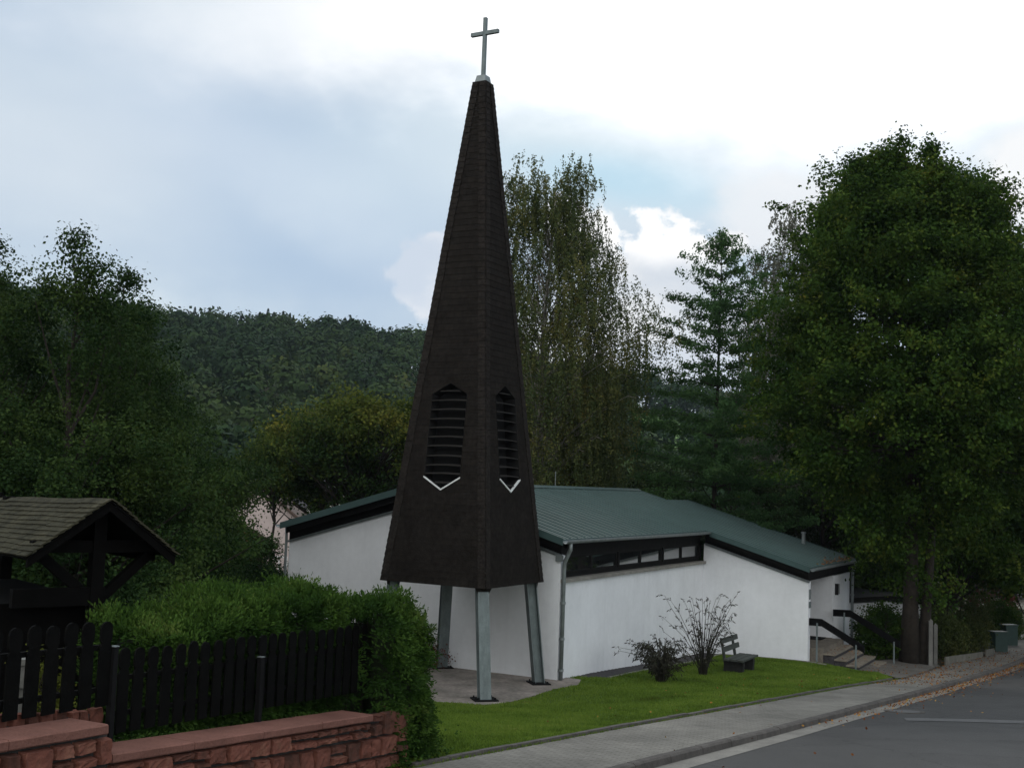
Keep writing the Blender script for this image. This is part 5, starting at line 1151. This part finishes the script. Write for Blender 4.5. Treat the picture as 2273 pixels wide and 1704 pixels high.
# things seen between the left pickets
pl = MB(); c = np.array([-4.25, 10.6, 2.3])
lan = empty('stone_lantern', c, 'small pale grey stone lantern glimpsed between the left pickets', 'lantern')
pl.box(c + (-.05, -.05, 0), (.1, 0, 0), (0, .1, 0), (0, 0, .75)); pl.build('base', MT['cast'], lan); pl = MB(); pl.box(c + (-.08, -.08, .75), (.16, 0, 0), (0, .16, 0), (0, 0, .2)); pl.prism([c + (-.10, -.10, .95), c + (.10, -.10, .95), c + (.10, .10, .95), c + (-.10, .10, .95)], (0, 0, .05)); pl.build('head', MT['cast'], lan)
tree('garden_shrub', 'small yellow-green plant glimpsed between the left pickets', 'shrub', (-4.28, 11.2, 2.3), .95, [(.1, .18), (.5, .22), (.9, .14), (1, .05)], 40, 40, .05, .09, leafmat('golden_leaves', [(0, (.06, .08, .012)), (1, (.14, .15, .025))], var=.7), MT['bark'], tr=.02, seed=130, h0=.05)
bs = MB(); bs.box(np.array([-6.6, 10.6, 2.2]), (1.9, .5, 0), (-.1, .35, 0), (0, 0, .42)); o_ = bs.build('step_block', MT['coping']); tag(o_, 'long low sandstone block lying behind the left pickets', 'stone block')

# ------------------------------------------------------------------ bench, bushes, posts
def Bz(a, b_, z=0):
    p = B(a, b_, 0); return p + np.array([0, 0, float(near(p[0], p[1])) + z])
bo = Bz(6.62, 2.78); be = empty('park_bench', bo, 'weathered dark bench with two back slats standing on the lawn by the church wall', 'bench')
bu, bv = U, Vv
def Bb(a, b_, z): return bo + bu * a + bv * b_ + np.array([0, 0, z])
for a in (-.62, .42):
    m_ = MB(); m_.prism([Bb(a, -.27, -.08), Bb(a, .30, -.08), Bb(a, .33, .30), Bb(a, .27, .37), Bb(a, -.24, .37)], bu * .17); m_.build('leg', MT['benchfoot'], be)
    m_ = MB(); m_.prism([Bb(a + .05, -.27, .25), Bb(a + .05, -.19, .25), Bb(a + .05, -.34, .98), Bb(a + .05, -.40, .98)], bu * .07); m_.build('back_support', MT['bench'], be)
for b_ in (-.20, .0, .20):
    m_ = MB(); m_.box(Bb(-.80, b_, .375), bu * 1.6, bv * .17, (0, 0, .05)); m_.build('seat_slat', MT['bench'], be)
for z_, b_ in ((.60, -.255), (.84, -.31)):
    m_ = MB(); m_.prism([Bb(-.8, b_, z_), Bb(-.8, b_ + .045, z_), Bb(-.8, b_ + .02, z_ + .14), Bb(-.8, b_ - .025, z_ + .14)], bu * 1.6); m_.build('back_slat', MT['bench'], be)
def budd(a, b_, label, nst, hgt, spread, seed, headd, droop, up):
    r = np.random.default_rng(seed); o = Bz(a, b_); root = empty('butterfly_bush', o, label, 'bush'); m_ = MB(); Vs, Ts = [], []
    for k in range(nst):
        az = r.uniform(0, 6.283); L = hgt * r.uniform(.55, 1.1); out = spread * r.uniform(.15, 1.05) * (1 if r.random() < .7 else .4); f_ = np.linspace(0, 1, 7)
        dirv = np.array([math.cos(az), math.sin(az), 0]); path = o + dirv * (.10 * r.random() + out * f_ ** 1.5)[:, None] + np.c_[np.zeros((7, 2)), L * (f_ - droop * f_ ** 3) - .05] + r.normal(0, .02, (7, 3)) * f_[:, None]
        m_.tube(path, .011 * (1 - f_ * .8) + .0015, 4, cap=False)
        subs = [(6, path[-1])] + [(int(q), path[int(q)]) for q in r.integers(2, 6, headd)]
        for q, p in subs:   # seed heads: short tapering spikes, some side twigs
            d = unit(dirv * r.uniform(.3, 1) + r.normal(0, .5, 3) + (0, 0, up)); ll = r.uniform(.10, .2); e = p + d * ll; e2 = e + unit(d + (0, 0, -.5)) * .09; m_.tube([p, e], [.004, .003], 3, cap=False)
            m_.tube([e, (e + e2) / 2, e2], [.010, .014, .004], 5)
            n = 6; P = p + (e - p) * r.random(n)[:, None] + r.normal(0, .02, (n, 3)); t = unit(d + r.normal(0, .6, (n, 3)) + (0, 0, -.5)); nm = unit(np.cross(t, r.normal(0, 1, (n, 3)))); ln = r.uniform(.06, .12, n); Vs.append(quads(P, nm, t, ln, ln * .22)); Ts.append(np.repeat(r.random(n), 4))
    m_.build('stems', LM['budd'], root); V_ = np.concatenate(Vs); build('foliage', V_, np.arange(len(V_)).reshape(-1, 4), LM['budd'], root, tint=np.concatenate(Ts))
budd(2.2, 2.0, 'dense dark drooping bush with spent flower heads left of the taller bush', 85, 1.7, 1.1, 1, 4, .38, -.25)
budd(4.66, 2.35, 'taller sparse bush with upright dry stems between the low bush and the bench', 44, 2.3, 1.15, 2, 3, .08, .3)
# reddish bush behind the rear tower leg
o = B(-.55, -3.9, 0); tree('barberry_bush', 'low reddish bush at the church wall behind the rear tower leg', 'bush', (o[0], o[1], 0), .95, [(.05, .75), (.35, .8), (.7, .5), (.95, .2), (1, .05)], 80, 40, .06, .14, LM['red'], MT['bark'], tr=.02, seed=140, h0=.02, limb=.6, lump=.35)
# two slim posts, edging boards, cabinets, white rail
for (x, y, h, lab) in ((14.85, 41.4, 1.62, 'left one of two slim grey posts beside the linden'), (15.27, 42.1, 1.45, 'right one of two slim grey posts beside the linden')):
    g0 = float(ground(np.array([x]), np.array([y]))[0]) ; m_ = MB(); c = np.array([x, y, g0 - .2]); e_ = np.array([.13, -.02, 0]); f2 = np.array([.02, .13, 0])
    m_.prism([c, c + e_, c + e_ + f2, c + f2], (0, 0, h + .2)); m_.prism([c + (0, 0, h + .2), c + e_ + (0, 0, h + .2), c + e_ * .5 + f2 * .5 + (0, 0, h + .27)], f2 * .02); tag(m_.build('fence_post', MT['cast']), lab, 'post', 'slim grey posts by the linden')
for (p, q, lab) in (((16.0, 42.9), (19.0, 47.0), 'long low timber edging board between the posts and the cabinets'), ((19.3, 47.4), (20.3, 49.0), 'short timber edging board ending at the teal cabinets')):
    m_ = MB(); a, b_ = np.array([*p, 0]), np.array([*q, 0]); za, zb2 = float(zs(p[1])), float(zs(q[1])); m_.prism([a + (0, 0, za - .2), b_ + (0, 0, zb2 - .2), b_ + (0, 0, zb2 + .22), a + (0, 0, za + .28)], (-.04, .03, 0)); tag(m_.build('edging_board', mat('weathered_board', (.13, .125, .105), .85, noise=.35, nscale=4)), lab, 'board')
for i, (x, y, h, lab) in enumerate([(21.05, 50.1, .78, 'nearer teal utility cabinet beside the far pavement'), (22.9, 53.4, .85, 'farther teal utility cabinet half covered by shrubs')]):
    g0 = float(zs(y)); cb = empty('utility_cabinet', (x, y, g0), lab, 'cabinet', 'teal utility cabinets'); m_ = MB(); m_.box(np.array([x - .35, y - .2, g0 - .2]), (.6, .2, 0), (-.1, .35, 0), (0, 0, h + .2)); m_.build('body', MT['greenpost'], cb)
    m_ = MB(); m_.box(np.array([x - .39, y - .23, g0 + h]), (.68, .22, 0), (-.12, .41, 0), (0, 0, .06)); m_.build('lid', MT['greenpost'], cb)
wr = empty('white_rail', (14.2, 46.2, -1.2), 'low white railing glimpsed behind the linden trunk', 'railing')
m_ = MB(); m_.box(np.array([13.2, 45.6, -.62]), (3.4, .5, 0), (0, .05, 0), (0, 0, .07)); m_.build('rail', MT['white'], wr)
for k in range(5): m_ = MB(); m_.box(np.array([13.25 + k * .8, 45.62 + k * .118, -1.5]), (.06, 0, 0), (0, .05, 0), (0, 0, .88)); m_.build('post', MT['cast'], wr)
# shrub in front of annex, right of steps
tree('garden_shrub', 'dark leafy shrub growing through the far handrail beside the steps', 'shrub', tuple(B(16.6, 5.2, -.75)), 1.9, [(.05, .7), (.4, .95), (.75, .7), (1, .15)], 90, 60, .10, .2, LM['linden'], MT['bark'], tr=.04, seed=151, group=GS, h0=.03)

# ------------------------------------------------------------------ grass blades and fallen leaves
def grass():
    r = np.random.default_rng(3); n = 280000; y = r.uniform(14.5, 40.8, n); x = lawn_right(y) - .01 - lawn_width(y) * r.random(n); q = np.c_[x, y]
    ok = ~inpoly(bldg, q) & ~inpoly(steps, q) & ~inpoly(SLABP, q) & ~inpoly(STRIPP, q); x, y = x[ok], y[ok]; n = len(x); z = lawnz(x, y) + .01
    cl = .5 + .5 * np.sin(x * 2.1 + 1.3 * np.sin(y * 1.7)) * np.sin(y * 1.9 + np.sin(x * 3)); cl = np.clip(cl + .9 * (np.sin(x * 5.3 + 2 * np.sin(y * 4.1)) * np.sin(y * 6.1 + x) > .82), 0, 2.2); H = (.030 + .03 * cl * r.random(n)) * r.uniform(.6, 1.4, n); a = r.uniform(0, 6.283, n); w2 = .009 + .006 * r.random(n); ln = r.normal(0, .4, (n, 2)) * H[:, None]
    V_ = np.stack([np.c_[x - np.cos(a) * w2, y - np.sin(a) * w2, z], np.c_[x + np.cos(a) * w2, y + np.sin(a) * w2, z], np.c_[x + ln[:, 0], y + ln[:, 1], z + H]], 1).reshape(-1, 3)
    tag(build('grass', V_, np.arange(3 * n).reshape(-1, 3), LM['grass'], tint=np.repeat(np.clip(r.random(n) * .8 + .12 + .2 * np.sin(x * .9 + 2 * np.sin(y * .6)) * np.cos(y * .8) - .16 * (cl > 1), 0, 1), 3)), 'short green grass of the sloping lawn', 'grass', kind='stuff')
grass()
def litter():
    r = np.random.default_rng(13); P = []
    def add(n, fx):
        k = 0
        while k < n:
            p = fx()
            if p is not None: P.append(p); k += 1
    kxy = lambda y: np.interp(y, qk[:, 1], qk[:, 0]); bxy = lambda y: np.interp(y, qb[:, 1], qb[:, 0])
    def on_kerb():
        y = 22 + 26 * r.random() ** .6; o = abs(r.normal(0, .35)); return (kxy(y) + .06 + o, y, float(zs(y)) + RD + .03 + r.random() * .02)
    def pav():
        y = 33 + 18 * r.random(); a, b_ = bxy(y), kxy(y) - .15; return (a + (b_ - a) * r.random() ** 1.4, y, float(zs(y)) + .012 + r.random() * .015)
    def pavn():
        y = 16 + 18 * r.random(); a, b_ = bxy(y), kxy(y) - .15; return (a + (b_ - a) * r.random() ** 2.5, y, float(zs(y)) + .012)
    def verge_():
        y = 36 + 14 * r.random(); x = bxy(y) - abs(r.normal(0, .9)); q = gz_(x, y); return (x, y, q + .02)
    def lawn_():
        y = 17 + 18 * r.random() ** .6; x = bxy(y) - .1 - 3.5 * r.random(); return (x, y, float(lawnz(np.array(x), np.array(y))) + .05)
    def stepl(): 
        a, b_ = r.uniform(12.1, 14.8), r.uniform(4.05, 5.5); z = [-.2, -.35, -.5, -.65][min(3, int((b_ - 4.03) / .38))]; p = B(a, b_, z + .01); return tuple(p) if b_ < 5.5 else None
    def road_(): y = 15 + 25 * r.random(); return (kxy(y) + r.random() ** 2 * 4, y, float(zs(y)) + RD + .07)
    add(1700, on_kerb); add(1300, pav); add(40, pavn); add(1400, verge_); add(55, lawn_); add(120, stepl); add(45, road_)
    for _ in range(90): p = B(r.uniform(10.5, 15), r.uniform(5.4, 6.8), 0); P.append((p[0], p[1], float(near(p[0], p[1])) + .06))
    tag(scatter('fallen_leaves', P, .06, MT['litter'], 14, flat=.5), 'scattered orange and brown fallen leaves on the pavement, kerb and lawn', 'leaves', kind='stuff')
litter()
# moss and grass tufts along the gutter joint
r = np.random.default_rng(19); y = r.uniform(14.5, 36, 2600); x = np.interp(y, qb[:, 1], qb[:, 0]) + np.abs(r.normal(.02, .02, 2600)); H = r.uniform(.015, .05, 2600); a = r.uniform(0, 6.28, 2600)
V_ = np.stack([np.c_[x - np.cos(a) * .008, y - np.sin(a) * .008, zs(y)], np.c_[x + np.cos(a) * .008, y + np.sin(a) * .008, zs(y)], np.c_[x + r.normal(0, .012, 2600), y, zs(y) + H]], 1).reshape(-1, 3)
tag(build('edge_weeds', V_, np.arange(3 * 2600).reshape(-1, 3), LM['grass'], tint=np.repeat(r.random(2600), 3)), 'thin weeds in the joint between edging stones and pavement', 'weeds', kind='stuff')

# ------------------------------------------------------------------ air: faint haze over the valley
hz_m = bpy.data.materials.new('haze'); hz_m.use_nodes = True; hn = hz_m.node_tree; hn.nodes.clear()
pv = hn.nodes.new('ShaderNodeVolumePrincipled'); pv.inputs['Color'].default_value = (.70, .82, 1, 1); pv.inputs['Density'].default_value = .00011; pv.inputs['Anisotropy'].default_value = .2
ho = hn.nodes.new('ShaderNodeOutputMaterial'); hn.links.new(pv.outputs[0], ho.inputs['Volume'])
hb = MB(); hb.box(np.array([-980, -380, -80]), (1960, 0, 0), (0, 1400, 0), (0, 0, 160)); tag(hb.build('haze', hz_m), kind='stuff')
